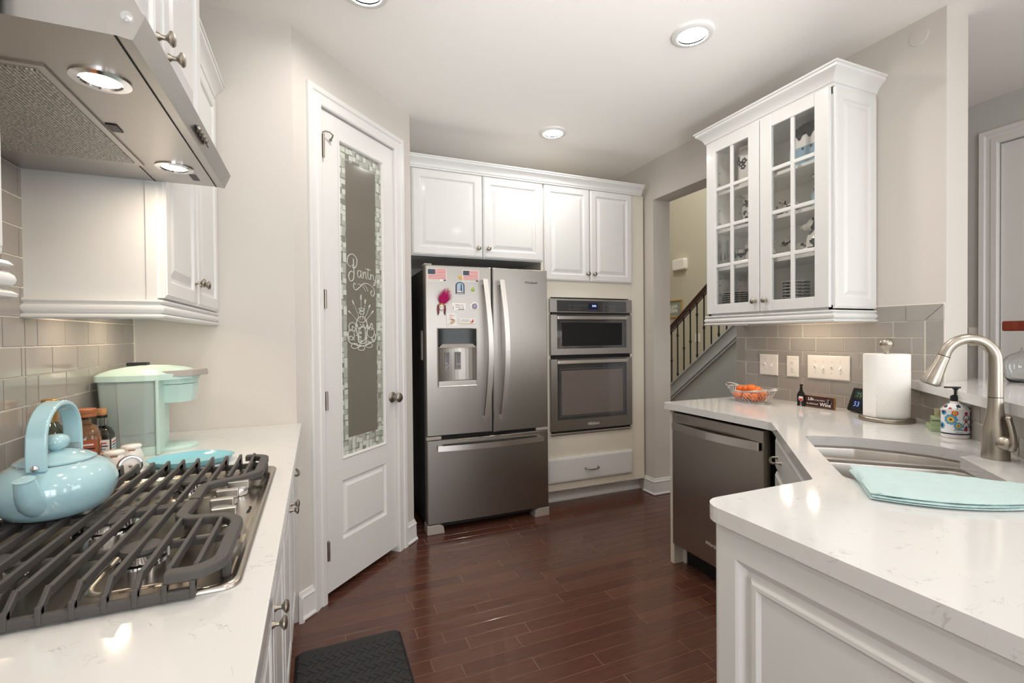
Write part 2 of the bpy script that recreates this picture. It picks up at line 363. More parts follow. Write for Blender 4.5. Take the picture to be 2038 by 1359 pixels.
    def sweep(s, path, prof, closed=False, m=None):       # path in XY (prof offset goes to the RIGHT of travel), prof=[(off,z)] closed polygon
        N = len(path); P_ = [Vector((x, y)) for x, y in path]; o = len(s.v); n = len(prof)
        for i in range(N):
            def nrm(a, b_):
                d = (b_-a).normalized(); return Vector((d.y, -d.x))
            if closed: n1, n2 = nrm(P_[i-1], P_[i]), nrm(P_[i], P_[(i+1) % N])
            elif i == 0: n1 = n2 = nrm(P_[0], P_[1])
            elif i == N-1: n1 = n2 = nrm(P_[-2], P_[-1])
            else: n1, n2 = nrm(P_[i-1], P_[i]), nrm(P_[i], P_[i+1])
            mt = (n1+n2)/max(.2, 1+n1.dot(n2))
            for off, z in prof: s.v.append((P_[i].x+mt.x*off, P_[i].y+mt.y*off, z))
        for i in range(N if closed else N-1):
            for k in range(n):
                a, b_ = o+i*n+k, o+i*n+(k+1) % n; j = ((i+1) % N)*n
                s.face((a, o+j+k, o+j+(k+1) % n, b_), m)
        if not closed:
            s.face([o+k for k in range(n)], m); s.face([o+(N-1)*n+k for k in range(n-1, -1, -1)], m)
        return s
    def obj(s, name, mats, parent=None, smooth=None, bev=None, seg=2, loc=None, rotz=0, fixn=True):
        me = bpy.data.meshes.new(name); me.from_pydata(s.v, [], s.f)
        if not isinstance(mats, (list, tuple)): mats = [mats]
        for x in mats: me.materials.append(x)
        if len(mats) > 1:
            for p, i in zip(me.polygons, s.m): p.material_index = i
        if fixn:
            bm = bmesh.new(); bm.from_mesh(me); bmesh.ops.recalc_face_normals(bm, faces=bm.faces); bm.to_mesh(me); bm.free()
        if smooth:
            me.shade_smooth(); me.set_sharp_from_angle(angle=math.radians(smooth))
        o = bpy.data.objects.new(name, me); COL.objects.link(o)
        if parent is not None: o.parent = parent
        if loc is not None: o.location = loc
        if rotz: o.rotation_euler = (0, 0, rotz)
        if bev:
            b_ = o.modifiers.new('bevel', 'BEVEL'); b_.width = bev; b_.segments = seg; b_.limit_method = 'ANGLE'; b_.angle_limit = math.radians(40)
        return o

def tag(o, label, cat, group=None, kind=None):
    if label: o['label'] = label
    if cat: o['category'] = cat
    if group: o['group'] = group
    if kind: o['kind'] = kind
    return o
def thing(name, label, cat, loc=(0, 0, 0), rotz=0, group=None):
    o = bpy.data.objects.new(name, None); COL.objects.link(o); o.location = loc; o.rotation_euler = (0, 0, rotz); o.empty_display_size = .05
    return tag(o, label, cat, group)
def struct(o): o['kind'] = 'structure'; return o
def sholder(name, loc=(0, 0, 0), rotz=0):
    o = bpy.data.objects.new(name, None); COL.objects.link(o); o.location = loc; o.rotation_euler = (0, 0, rotz); o['kind'] = 'structure'; return o
def copy_tree(o, parent=None):
    c = o.copy(); COL.objects.link(c)
    if parent is not None: c.parent = parent
    for ch in list(o.children): copy_tree(ch, c)
    return c
def text(name, body, size, m, parent, f, extrude=.0003, align='LEFT', shear=0, offset=0):
    """f maps (x, y, depth) of the flat text to the parent's local space"""
    cu = bpy.data.curves.new(name, 'FONT'); cu.body = body; cu.size = size; cu.extrude = extrude; cu.align_x = align; cu.shear = shear; cu.resolution_u = 2; cu.offset = offset
    t = bpy.data.objects.new(name, cu); me = bpy.data.meshes.new_from_object(t); bpy.data.objects.remove(t)
    for v in me.vertices: v.co = Vector(f(*v.co))
    me.materials.clear(); me.materials.append(m); me.name = name
    o = bpy.data.objects.new(name, me); COL.objects.link(o); o.parent = parent
    return o
def front(x0, y0, z0): return lambda x, y, d: (x0+x, y0-d, z0+y)
def round_poly(pts, rads, n=6):
    out = []; N = len(pts)
    for i in range(N):
        p = Vector(pts[i]); a = Vector(pts[i-1]); b_ = Vector(pts[(i+1) % N]); r = rads[i] if isinstance(rads, (list, tuple)) else rads
        if r <= 0: out.append(tuple(p)); continue
        u, v = (a-p).normalized(), (b_-p).normalized(); ang = u.angle(v); d = min(r/math.tan(ang/2), (a-p).length*.49, (b_-p).length*.49); rr = d*math.tan(ang/2)
        cen = p+(u+v).normalized()*(rr/math.sin(ang/2)); s0 = p+u*d-cen; s1 = p+v*d-cen
        a0 = math.atan2(s0.y, s0.x); a1 = math.atan2(s1.y, s1.x); da = (a1-a0+PI) % (2*PI)-PI
        for k in range(n+1): t = a0+da*k/n; out.append((cen.x+rr*math.cos(t), cen.y+rr*math.sin(t)))
    return out
def slab(name, outer, holes, z0, z1, m, parent=None, bev=None):
    bm = bmesh.new(); loops = []
    for lp in [outer]+holes:
        vs = [bm.verts.new((x, y, z1)) for x, y in lp]; loops.append(vs)
        for i in range(len(vs)): bm.edges.new((vs[i-1], vs[i]))
    bmesh.ops.triangle_fill(bm, use_beauty=True, use_dissolve=False, edges=bm.edges[:])
    top = bm.faces[:]
    for f in top:
        if f.normal.z < 0: f.normal_flip()
    r = bmesh.ops.duplicate(bm, geom=top); mp = r['vert_map']
    for f in [g for g in r['geom'] if isinstance(g, bmesh.types.BMFace)]: f.normal_flip()
    for vs in loops:
        bv = [mp[v] for v in vs]
        for v in bv: v.co.z = z0
        for i in range(len(vs)): bm.faces.new((vs[i-1], vs[i], bv[i], bv[i-1]))
    bmesh.ops.recalc_face_normals(bm, faces=bm.faces)
    me = bpy.data.meshes.new(name); bm.to_mesh(me); bm.free(); me.materials.append(m)
    o = bpy.data.objects.new(name, me); COL.objects.link(o)
    if parent: o.parent = parent
    if bev:
        b_ = o.modifiers.new('bevel', 'BEVEL'); b_.width = bev; b_.segments = 2; b_.limit_method = 'ANGLE'; b_.angle_limit = math.radians(60)
    return o
ab = lambda a, b_: ((a+b_)*S2, (a-b_)*S2)

# ================================================================== THE ROOM
def wallobj(name, boxes, m=wallp, **k):
    b = MB()
    for q in boxes: b.box(*q)
    return struct(b.obj(name, m, **k))
XL, YE, XR, XRB = -.70, 2.385, 2.553, 2.722
CC = (-.09, 2.392); DD = (.567, 3.058)
DANG = math.atan2(DD[1]-CC[1], DD[0]-CC[0]); DLEN = math.hypot(DD[0]-CC[0], DD[1]-CC[1])

# floor with single planks
fl = struct(MB().box(-.8, -3.3, -.12, 5.6, 8, -.0016).obj('floor', seam_glint))
PW, PH0 = .0762, 1.819
pcache = {}
def plank_mesh(L):
    k = round(L, 3)
    if k not in pcache:
        g = .0012; b = MB(); h = L/2-g; q = PW/2-g; c = .0011
        vs = [(-h, -q, -.009), (h, -q, -.009), (h, q, -.009), (-h, q, -.009), (-h, -q, -c), (h, -q, -c), (h, q, -c), (-h, q, -c),
              (-h+c, -q+c, 0), (h-c, -q+c, 0), (h-c, q-c, 0), (-h+c, q-c, 0)]
        fs = [(0, 1, 5, 4), (1, 2, 6, 5), (2, 3, 7, 6), (3, 0, 4, 7), (4, 5, 9, 8), (5, 6, 10, 9), (6, 7, 11, 10), (7, 4, 8, 11), (8, 9, 10, 11)]
        me = bpy.data.meshes.new('plank'); me.from_pydata(vs, [], fs); me.materials.append(plankm); pcache[k] = me
    return pcache[k]
rest = MB(); nplank = 0
def rest_plank(x0, x1, y0, y1):
    g = .0012; c = .0011
    rest.add([(x0+g, y0+g, -c), (x1-g, y0+g, -c), (x1-g, y1-g, -c), (x0+g, y1-g, -c), (x0+g+c, y0+g+c, 0), (x1-g-c, y0+g+c, 0), (x1-g-c, y1-g-c, 0), (x0+g+c, y1-g-c, 0)],
             [(0, 1, 5, 4), (1, 2, 6, 5), (2, 3, 7, 6), (3, 0, 4, 7), (4, 5, 6, 7)])
row0 = int((-3.2-PH0)/PW)
for r in range(row0, int((8-PH0)/PW)):
    y0 = PH0+r*PW; y1 = y0+PW; yc = (y0+y1)/2
    xa, xb = -.78, (3.83 if yc < 3.2 else 5.5)
    x = xa-rnd.random()*.6
    while x < xb:
        L = rnd.choice((.28, .38, .48, .6, .72, .86, 1.0)); a, b_ = max(x, xa), min(x+L, xb)
        if b_-a > .02:
            vis = (.62 < yc < 3.42 and b_ > -.1 and a < (2.56 if yc > 1.5 else 1.95))
            if vis and nplank < 298:
                o = bpy.data.objects.new('plank', plank_mesh(b_-a)); COL.objects.link(o); o.parent = fl; o.location = ((a+b_)/2, yc, 0); nplank += 1
            else: rest_plank(a, b_, y0, y1)
        x += L
ro = rest.obj('plank_field', plankm, fl, fixn=False); ro['kind'] = 'stuff'

struct(MB().box(-.82, -3.3, H, 3.95, 3.2, H+.1).box(-.82, 3.2, H, XRB, 3.98, H+.1).obj('ceiling', ceilp))
struct(MB().box(2.6, 3.1, 5.3, 5.6, 8.1, 5.4).obj('ceiling_foyer', ceilp))

# tiles
tcache = {}
def tile_mesh(L, Hh):
    k = (round(L, 4), round(Hh, 4))
    if k not in tcache:
        g = .0019; c = .0008; t = .0034; h = L/2-g; q = Hh/2-g
        vs = [(-h, 0, -q), (h, 0, -q), (h, 0, q), (-h, 0, q), (-h, -t+c, -q), (h, -t+c, -q), (h, -t+c, q), (-h, -t+c, q),
              (-h+c, -t, -q+c), (h-c, -t, -q+c), (h-c, -t, q-c), (-h+c, -t, q-c)]
        fs = [(0, 1, 5, 4), (1, 2, 6, 5), (2, 3, 7, 6), (3, 0, 4, 7), (4, 5, 9, 8), (5, 6, 10, 9), (6, 7, 11, 10), (7, 4, 8, 11), (8, 9, 10, 11)]
        me = bpy.data.meshes.new('tile'); me.from_pydata(vs, [], fs); me.materials.append(tilem); tcache[k] = me
    return tcache[k]
def put_tile(parent, x0, x1, z0, z1, fr):
    if x1-x0 < .006 or z1-z0 < .006: return
    o = bpy.data.objects.new('tile', tile_mesh(x1-x0, z1-z0)); COL.objects.link(o); o.parent = parent
    ox, oy, rz = fr; xc = (x0+x1)/2
    o.location = (ox+xc*math.cos(rz), oy+xc*math.sin(rz), (z0+z1)/2); o.rotation_euler = (0, 0, rz+rnd.uniform(-.0015, .0015))
def tile_field(parent, fr, zbase, k0, k1, zlo, zhi, x0, x1, phase):
    """running bond; local x runs right when the wall is seen from the front"""
    for k in range(k0, k1):
        z0, z1 = max(zlo, zbase+k*.0762), min(zhi, zbase+(k+1)*.0762)
        ph = phase+(.0762 if k % 2 else 0); n = math.floor((x0-ph)/.1524)
        x = ph+n*.1524
        while x < x1:
            put_tile(parent, max(x, x0), min(x+.1524, x1), z0, z1, fr); x += .1524

wl = wallobj('wall_left', [(-.82, -3.3, 0, XL, 3.98, H)])
struct(MB().box(XL, .0, .92, XL+.002, YE, 1.9).obj('wall_left_grout', grout, wl)); 
fr = (XL+.002, 0, PI/2)       # local x = +Y, faces +X
tile_field(wl, fr, .921, 0, 7, .926, 1.43, 1.60, YE-.002, 2.345)
tile_field(wl, fr, .921, 0, 12, .926, 1.80, .855, 1.60, 2.345)
tile_field(wl, fr, .921, 0, 7, .926, 1.43, .05, .855, 2.345)
struct(MB().box(XL+.002, YE-.005, .926, XL+.008, YE-.0005, 1.43).obj('tile_edge_trim', grout, wl))
we = wallobj('wall_end', [(XL, YE, 0, CC[0], YE+.1, H)])
wp = sholder('wall_pantry', (CC[0], CC[1], 0), DANG)
MB().box(0, 0, 0, .165, .1, 2.46).box(.765, 0, 0, DLEN, .1, 2.46).box(0, 0, 2.46, DLEN, .1, H).obj('wall_surface', wallp, wp)
wallobj('wall_alcove', [(.467, DD[1]-.0, 0, DD[0], 3.9, H)])
wallobj('wall_back', [(-.82, 3.86, 0, XRB, 3.98, H)])
wr = wallobj('wall_right', [(XR, 3.122, 0, XRB, 3.86, H), (XR, 2.298, 2.421, XRB, 3.122, H), (XR, 1.18, 0, XRB, 2.298, H)])
struct(MB().box(XR-.002, 1.182, .92, XR, 2.297, 1.449).obj('wall_right_grout', grout, wr))
fr = (XR-.002, 0, -PI/2)      # local x = -Y
tile_field(wr, fr, .990, -1, 5, .926, 1.371, -2.223, -1.256, -1.839)
tile_field(wr, fr, .990, 5, 6, .926, 1.447, -2.223, -1.33, -1.839)
for z0 in (.926, .990, 1.142, 1.295):
    put_tile(wr, -2.296, -2.223, z0, {.926: .990, .990: 1.142, 1.142: 1.295, 1.295: 1.447}[z0], fr)
for z0, z1 in ((.926, 1.066), (1.066, 1.218), (1.218, 1.371)): put_tile(wr, -1.254, -1.184, z0, z1, fr)
# mitred corner tiles
for poly in ([(-1.329, 1.372), (-1.256, 1.372), (-1.186, 1.446), (-1.329, 1.446)], [(-1.254, 1.373), (-1.184, 1.373), (-1.184, 1.444)]):
    c = Vector((sum(p[0] for p in poly)/len(poly), sum(p[1] for p in poly)/len(poly)))
    MB().prismv([((p[0]-c.x)*.985, (p[1]-c.y)*.97) for p in poly], -.006, 0).obj('tile', tilem, wr, loc=(XR-.002, -c.x, c.y), rotz=-PI/2, bev=.001, seg=1)
# half wall behind the sink
def abpoly(*pts): return [ab(*p) for p in pts]
wb = struct(MB().prism([ab(2.705, .905), ab(2.76, 1.025), (1.72, .27), (1.72, -1.4), (1.60, -1.4), (1.60, .32)][::-1], 0, 1.063).obj('wall_bar', wallc))
struct(MB().prism(abpoly((2.700, .903), (1.37, .903), (1.37, .905), (2.700, .905)), .92, 1.0635).obj('wall_bar_grout', grout, wb))
ox, oy = ab(2.700, .903)      # local x runs towards -a, faces -b ; rotz = 225 deg
fr = (ox, oy, -PI*3/4)
for k, (z0, z1) in enumerate(((.926, .990), (.990, 1.0635))):
    x = -.152+(.055 if k else .13)
    while x < 1.33:
        put_tile(wb, max(x, .004), min(x+.1524, 1.33), z0, z1, fr); x += .1524
# dining side and foyer
wd = wallobj('wall_dining', [(3.83, 1.512, 0, 3.95, 3.2, H), (3.83, -3.3, 0, 3.95, -2.8, H), (3.83, -1.0, 0, 3.95, .69, H), (3.83, -2.8, 0, 3.95, -1.0, .6), (3.83, -2.8, 2.4, 3.95, -1.0, H), (3.83, .69, 2.46, 3.95, 1.512, H)], wallc)
wallobj('wall_foyer', [(3.83, 3.2, 0, 5.5, 3.3, 5.3), (XRB, 3.2, H+.1, 3.83, 3.3, 5.3)], hallp)
wallobj('wall_foyer_left', [(2.6, 3.98, 0, XRB, 8, 5.3)], hallp)
wallobj('wall_foyer_rear', [(2.6, 8, 0, 5.6, 8.1, 5.3)], hallp)
wallobj('wall_stair', [(5.4, 3.2, 0, 5.5, 8, 5.3)], hallp)
# rear wall behind the camera, its unseen windows sized for their light
wallobj('wall_rear', [(-.82, -3.32, 0, -.4, -3.2, H), (1.1, -3.32, 0, 2.35, -3.2, H), (2.95, -3.32, 0, 3.95, -3.2, H), (-.4, -3.32, 0, 1.1, -3.2, .1), (-.4, -3.32, 2.4, 1.1, -3.2, H),
                      (2.35, -3.32, 0, 2.95, -3.2, .1), (2.35, -3.32, 2.4, 2.95, -3.2, H)])
for i, (x, wd_) in enumerate(((-.4, 1.5), (2.35, .6))):  # narrow opening shaped to give a bright streak in the refrigerator steel
    wn = sholder('window_%d' % (i+1), (x, -3.2, .1)); b = MB()
    b.box(-.07, 0, -.07, wd_+.07, .02, 0).box(-.07, 0, 2.3, wd_+.07, .02, 2.37).box(-.07, 0, 0, 0, .02, 2.3).box(wd_, 0, 0, wd_+.07, .02, 2.3)
    if wd_ > 1: b.box(.70, -.03, 0, .80, 0, 2.3)
    b.obj('window_frame', trimw, wn, bev=.003)
wn = sholder('window_3', (3.83, -1.0, .6), -PI/2); MB().box(-.07, -.02, -.07, 1.87, 0, 0).box(-.07, -.02, 1.8, 1.87, 0, 1.87).box(-.07, -.02, 0, 0, 0, 1.8).box(1.8, -.02, 0, 1.87, 0, 1.8).box(.885, -.0, 0, .915, .03, 1.8).box(0, 0, .885, 1.8, .03, .915).obj('window_frame', trimw, wn, bev=.003)  # unseen side window, added for the light it lets in
# knee wall, stringer, steps
zt = lambda y: .63+.751*(5.144-y)
kw = MB()
def yz(poly, x0, x1, m=0): n = len(poly); kw.add([(x0, y, z) for y, z in poly]+[(x1, y, z) for y, z in poly], [tuple(range(n)), tuple(range(2*n-1, n-1, -1))]+[(i, i+n, (i+1) % n+n, (i+1) % n) for i in range(n)], m)
yz([(3.2, 0), (5.95, 0), (5.95, zt(5.95)-.1), (3.2, zt(3.2)-.1)], 4.51, 4.6)
struct(kw.obj('wall_stair_knee', bluep))
tr = sholder('trim_stair_stringer')
kw = MB(); yz([(3.2, zt(3.2)-.165), (5.8, max(0, zt(5.8)-.165)), (5.95, zt(5.95)), (3.2, zt(3.2))], 4.497, 4.61); kw.obj('stringer_board', bluep, tr)
kw = MB(); yz([(3.2, zt(3.2)-.013), (5.9, zt(5.9)-.013), (5.9, zt(5.9)+.012), (3.2, zt(3.2)+.012)], 4.475, 4.625); kw.obj('stringer_cap', bluep, tr, bev=.004)
for dz in (.150, .195):
    kw = MB(); yz([(3.2, zt(3.2)-dz-.022), (5.7, zt(5.7)-dz-.022), (5.7, zt(5.7)-dz), (3.2, zt(3.2)-dz)], 4.485, 4.51); kw.obj('stringer_moulding', bluep, tr, bev=.005)
st = sholder('stair_flight')
for k in range(11):
    y = 5.9-.25*k
    if y-.25 > 3.2: MB().box(4.61, y-.25, 0, 5.39, y, .1878*(k+1)).obj('step', redwood if k < 0 else trimw, st)
ra = thing('stair_railing', 'dark wood stair handrail on black iron balusters rising to the right', 'railing', (4.55, 0, 0))
rb = MB(); prof = [(-.03, -.035), (.03, -.035), (.034, -.015), (.026, 0), (.034, .02), (.022, .038), (-.022, .038), (-.034, .02), (-.026, 0), (-.034, -.015)]
sl = Vector((0, -1, .765)).normalized(); nn = Vector((0, .765, 1)).normalized(); o0 = Vector((0, 5.75, zt(5.75)+.80)); o1 = Vector((0, 3.22, zt(5.75)+.80+.765*2.53))
rb.add([o0+Vector((p, 0, 0))+nn*q for p, q in prof]+[o1+Vector((p, 0, 0))+nn*q for p, q in prof], [tuple(range(10)), tuple(range(19, 9, -1))]+[(i, (i+1) % 10, (i+1) % 10+10, i+10) for i in range(10)])
rb.obj('handrail', rail_m, ra, smooth=40)
for i in range(-3, 15):
    y = 5.072-.119*i; zb = zt(y); z1 = o0.z+(5.75-y)*.765-.03
    b = MB().box(-.0065, y-.0065, zb, .0065, y+.0065, z1)
    for dz in ((.62, .095) if i % 3 == 0 else (.36,)):
        z = zb+dz; b.lathe([(.008, -.02), (.017, -.014), (.011, -.008), (.021, 0), (.011, .008), (.017, .014), (.008, .02)], (0, y, z), n=10)
    b.obj('baluster', ironb, ra)

# pantry door, casing, baseboards
def casing(name, parent, x0, x1, z1, w, yface, m):
    b = MB(); prof = [(0, 0), (0, -.014), (.006, -.018), (w*.35, -.018), (w*.4, -.013), (w*.62, -.014), (w*.7, -.020), (w-.004, -.022), (w, -.016), (w, 0)]
    b.sweep([(x1, 0), (x1, z1), (x0, z1), (x0, 0)], prof)
    b.v = [(x, yface+z, y) for x, y, z in b.v]
    return b.obj(name, m, parent)
BBP = [(0, 0), (.016, 0), (.024, .004), (.024, .012), (.016, .02), (.014, .1), (.018, .108), (.010, .118), (.006, .132), (0, .134)]
t1 = sholder('trim_1', (CC[0], CC[1], 0), DANG)
casing('door_casing', t1, .163, .757, 2.457, .085, 0, trimw)
b = MB().box(.150, -.0, 0, .1635, .11, 2.457).box(.7565, 0, 0, .770, .11, 2.457).box(.150, 0, 2.457, .770, .11, 2.47); b.obj('door_jamb', trimw, t1)
bb = sholder('baseboard_pantry', (CC[0], CC[1], 0), DANG)
b = MB(); b.sweep([(-.02, -.0165), (0, 0), (.078, 0)], BBP); b.obj('baseboard_piece', trimw, bb)
b = MB(); b.sweep([(.842, 0), (DLEN, 0), (DLEN+.07, .07)], BBP); b.obj('baseboard_piece', trimw, bb)
bb = struct(MB().sweep([(XR, 3.122+.12), (XR, 3.122), (XRB, 3.122), (XRB, 3.9)], BBP).obj('baseboard_right', trimw))

d1 = sholder('door_1', (CC[0], CC[1], 0), DANG)
yf = .002; GX0, GX1, GZ0, GZ1 = .292, .660, .683, 2.345; PX0, PX1, PZ0, PZ1 = .287, .676, .265, .572
b = MB(); X0, X1 = .166, .754
for q in ((X0, .035, GX0, 2.452), (GX1+.0, .035, X1, 2.452), (GX0, GZ1, GX1, 2.452), (GX0, PZ1+.0, GX1, GZ0), (GX0, .035, GX1, PZ0)):
    b.box(q[0], yf, q[1], q[2], yf+.035, q[3])
b.obj('door_slab', trimw, d1)
b = MB(); b.rings(GX0, GX1, GZ0, GZ1, [(-.002, yf-.0015), (.004, yf-.004), (.010, yf+.001), (.013, yf+.010)], cap=False); b.obj('glazing_bead', trimw, d1, fixn=False)
b = MB(); b.rings(GX0-.002, GX1+.001, PZ0, PZ1, [(0, yf), (.012, yf+.012), (.022, yf+.012), (.036, yf+.002), (.038, yf+.001)]); b.obj('raised_panel', trimw, d1, fixn=False)
pg = MB().box(GX0+.005, yf+.012, GZ0+.005, GX1-.005, yf+.018, GZ1-.005).obj('glass_pane', pantryg, d1)
b = MB(); W = .062; y = yf+.0112
for q in ((GX0+.012, GZ0+.012, GX0+W, GZ1-.012), (GX1-W, GZ0+.012, GX1-.012, GZ1-.012), (GX0+W, GZ0+.012, GX1-W, GZ0+.1), (GX0+W, GZ1-.085, GX1-W, GZ1-.012)):
    b.box(q[0], y, q[1], q[2], yf+.013, q[3])
b.obj('etched_border', etch, pg)
# etched lettering and still life, drawn as thin strokes
ET = MB(); gx, gz = .36, 1.60
def stroke(pts, r=.0016, sx=.235, sz=.235, ox=gx, oz=gz):
    P_ = [Vector((ox+px*sx, y-.0006, oz+pz*sz)) for px, pz in pts]
    if len(P_) > 2:      # Catmull-Rom
        Q = []
        for i in range(len(P_)-1):
            p0, p1, p2, p3 = P_[max(i-1, 0)], P_[i], P_[i+1], P_[min(i+2, len(P_)-1)]
            for k in range(4):
                t = k/4; Q.append(.5*((2*p1)+(p2-p0)*t+(2*p0-5*p1+4*p2-p3)*t*t+(3*p1-p0-3*p2+p3)*t**3))
        P_ = Q+[P_[-1]]
    ET.tube(P_, r, 4)
stroke([(.20, .62), (.21, .45), (.22, .25), (.18, .12), (.08, .10), (.04, .22), (.12, .32), (.2, .3)], .0026)
stroke([(.12, .42), (.05, .44), (.0, .52), (.04, .66), (.18, .72), (.32, .62), (.30, .46), (.20, .40), (.16, .48)], .0024)
stroke([(.44, .36), (.36, .36), (.34, .26), (.40, .20), (.46, .30), (.46, .38), (.47, .22), (.52, .2)], .002)
stroke([(.53, .36), (.54, .2), (.55, .3), (.62, .36), (.64, .22), (.68, .2)], .002)
stroke([(.72, .46), (.71, .26), (.75, .2), (.79, .22)], .002); stroke([(.62, .44), (.82, .42)], .002)
stroke([(.80, .34), (.81, .2), (.82, .28), (.88, .33)], .002)
stroke([(.90, .32), (.92, .2), (.99, .2), (1.0, .31), (.99, .12), (.92, .05), (.95, .14), (1.1, .2), (1.18, .28)], .002)
stroke([(.28, .02), (.22, .06), (.2, -.02), (.26, -.1), (.38, -.04), (.55, .08), (.75, .07), (.92, -.02), (.94, -.14), (.86, -.2), (.8, -.12), (.86, -.06)], .0024)
stroke([(.35, .05), (.5, .02), (.62, -.1)], .0018); stroke([(.55, .06), (.66, -.02), (.70, -.1)], .0018)
LX, LZ = .352, 1.30
def st2(pts, r=.0016): stroke(pts, r, .235, .235, LX, LZ)
for x0, z0, x1, z1 in ((.42, .5, .18, .93), (.45, .5, .48, 1.08), (.52, .5, .64, .98), (.58, .5, .80, .86), (.6, .45, .92, .72), (.35, .45, .05, .68)):
    st2([(x0, z0), ((x0+x1)/2+.02, (z0+z1)/2), (x1, z1)], .0012)
    dx, dz = (x1-x0)*.22, (z1-z0)*.22; st2([(x1-dx*.9, z1-dz*.9), (x1, z1)], .0042)
for cx, cz, rx, rz in ((.5, .74, .09, .03), (.5, .66, .09, .035), (.5, .5, .14, .07), (.18, .32, .12, .1), (.14, .14, .1, .12), (.82, .2, .14, .13), (.48, -.18, .12, .05), (.25, -.12, .12, .06), (.75, -.12, .13, .05)):
    st2([(cx+rx*math.cos(t*PI/5), cz+rz*math.sin(t*PI/5)) for t in range(11)], .0022)
st2([(.34, .5), (.3, .3), (.36, .1), (.4, -.05), (.62, -.05), (.66, .1), (.7, .3), (.66, .5)], .003); st2([(.4, .3), (.4, .02), (.6, .02), (.6, .3), (.4, .3)], .0026)
st2([(.0, .2), (.06, -.02), (.24, -.08), (.4, -.12), (.6, -.12), (.8, -.06), (.98, .02), (1.0, .16)], .0032)
st2([(.55, .4), (.62, .28), (.7, .38), (.76, .26), (.84, .42), (.9, .34)], .0028); st2([(.44, .4), (.5, .32), (.56, .4)], .002)
for k in range(26):
    cx, cz = rnd.uniform(.05, .95), rnd.uniform(-.1, .35); st2([(cx, cz), (cx+rnd.uniform(-.08, .08), cz+rnd.uniform(-.05, .07)), (cx+rnd.uniform(-.1, .1), cz+rnd.uniform(-.05, .05))], .0022)
ET.obj('etched_lettering_and_still_life', etchl, pg)
for z0, z1 in ((2.211, 2.324), (1.464, 1.557), (.957, 1.05), (.204, .300)):
    b = MB().box(.166, -.004, z0, .186, .004, z1).lathe([(.0068, 0), (.0068, z1-z0)], (.176, -.011, z0), n=12)
    if z0 > 2.2: b.tube([(.168, -.016, z1+.004), (.180, -.020, z1+.014), (.20, -.03, z1+.014), (.222, -.03, z1+.006), (.226, -.012, z1-.012)], .004, 6).lathe([(.008, 0), (.008, .006)], (.227, -.006, z1-.012), 'y', 8)
    b.obj('hinge', darkn, d1, smooth=40)
MB().lathe([(.033, 0), (.033, .004), (.026, .010), (.012, .014), (.011, .03), (.02, .036), (.028, .046), (.028, .056), (.02, .064), (.001, .066)], (.722, yf, .954), 'y', 24).obj('door_knob', darkn, d1, smooth=40)

# dining side door and casing
t2 = sholder('trim_2', (3.83, 1.512, 0), -PI/2); casing('door_casing', t2, .0, .822, 2.46, .09, 0, trimw)
d2 = sholder('door_2', (3.83, 1.512, 0), -PI/2); b = MB().box(.004, .012, .01, .818, .05, 2.455)
b.obj('door_slab', trimw, d2)
for z0, z1 in ((.25, 1.0), (1.15, 2.3)):
    for x0, x1 in ((.11, .38), (.44, .71)): MB().rings(x0, x1, z0, z1, [(0, .0115), (.012, .0195), (.022, .0195), (.035, .0125)]).obj('raised_panel', trimw, d2, fixn=False)
MB().lathe([(.03, 0), (.026, .008), (.01, .014), (.01, .03), (.027, .045), (.02, .06), (.001, .062)], (.75, .012, .95), 'y', 20).obj('door_knob', darkn, d2, smooth=40)

# recessed ceiling lamps
def can(i, label):
    x, y = CAN[i]; t = thing('recessed_ceiling_lamp', label, 'ceiling light', (x, y, H-.016), group='recessed ceiling lamps')
    MB().lathe([(.068, .006), (.070, .001), (.082, -.000), (.094, .006), (.096, .012), (.096, .016), (.068, .016)], (0, 0, 0), n=40, cap=False).obj('trim_ring', trimw, t, smooth=40)
    MB().lathe([(.0, .013), (.045, .0125), (.068, .0135)], (0, 0, 0), n=40, cap=False).obj('lens', lens, t, smooth=60)
LB = ['round recessed ceiling light nearest the glass-front cabinet', 'small round recessed ceiling light farthest back, above the ovens', 'round recessed ceiling light cut off by the top edge of the picture']
for i in range(len(CAN)): can(i, LB[i] if i < 3 else 'round recessed ceiling light behind the viewer, out of the picture')

# ================================================================== CABINETS
def rdoor(parent, x0, x1, z0, z1, yf, t=.021, fr_=.056, m=white, name='door', edge=.004):
    b = MB().back(x0, x1, z0, z1, yf+t)
    b.rings(x0, x1, z0, z1, [(0, yf+t), (0, yf+.007), (.003, yf+.004), (.007, yf+.0035), (.010, yf), (fr_-.008, yf), (fr_-.003, yf+.003), (fr_, yf+.009), (fr_+.010, yf+.009), (fr_+.034, yf+.002), (fr_+.037, yf+.002)])
    return b.obj(name, m, parent, fixn=False)
def sdoor(parent, x0, x1, z0, z1, yf, t=.02, m=white, name='drawer'):
    b = MB().back(x0, x1, z0, z1, yf+t); b.rings(x0, x1, z0, z1, [(0, yf+t), (0, yf+.006), (.004, yf+.003), (.010, yf+.003), (.013, yf)])
    return b.obj(name, m, parent, fixn=False)
def knob(parent, x, z, yf, r=.0155):
    k = r/.0155
    return MB().lathe([(.009*k, 0), (.008*k, .003), (.005*k, .007), (.0048*k, .015), (.010*k, .020), (.0155*k, .024), (.0155*k, .027), (.012*k, .031), (.001, .033)], (x, yf, z), 'y', 18).obj('knob', darkn, parent, smooth=40)
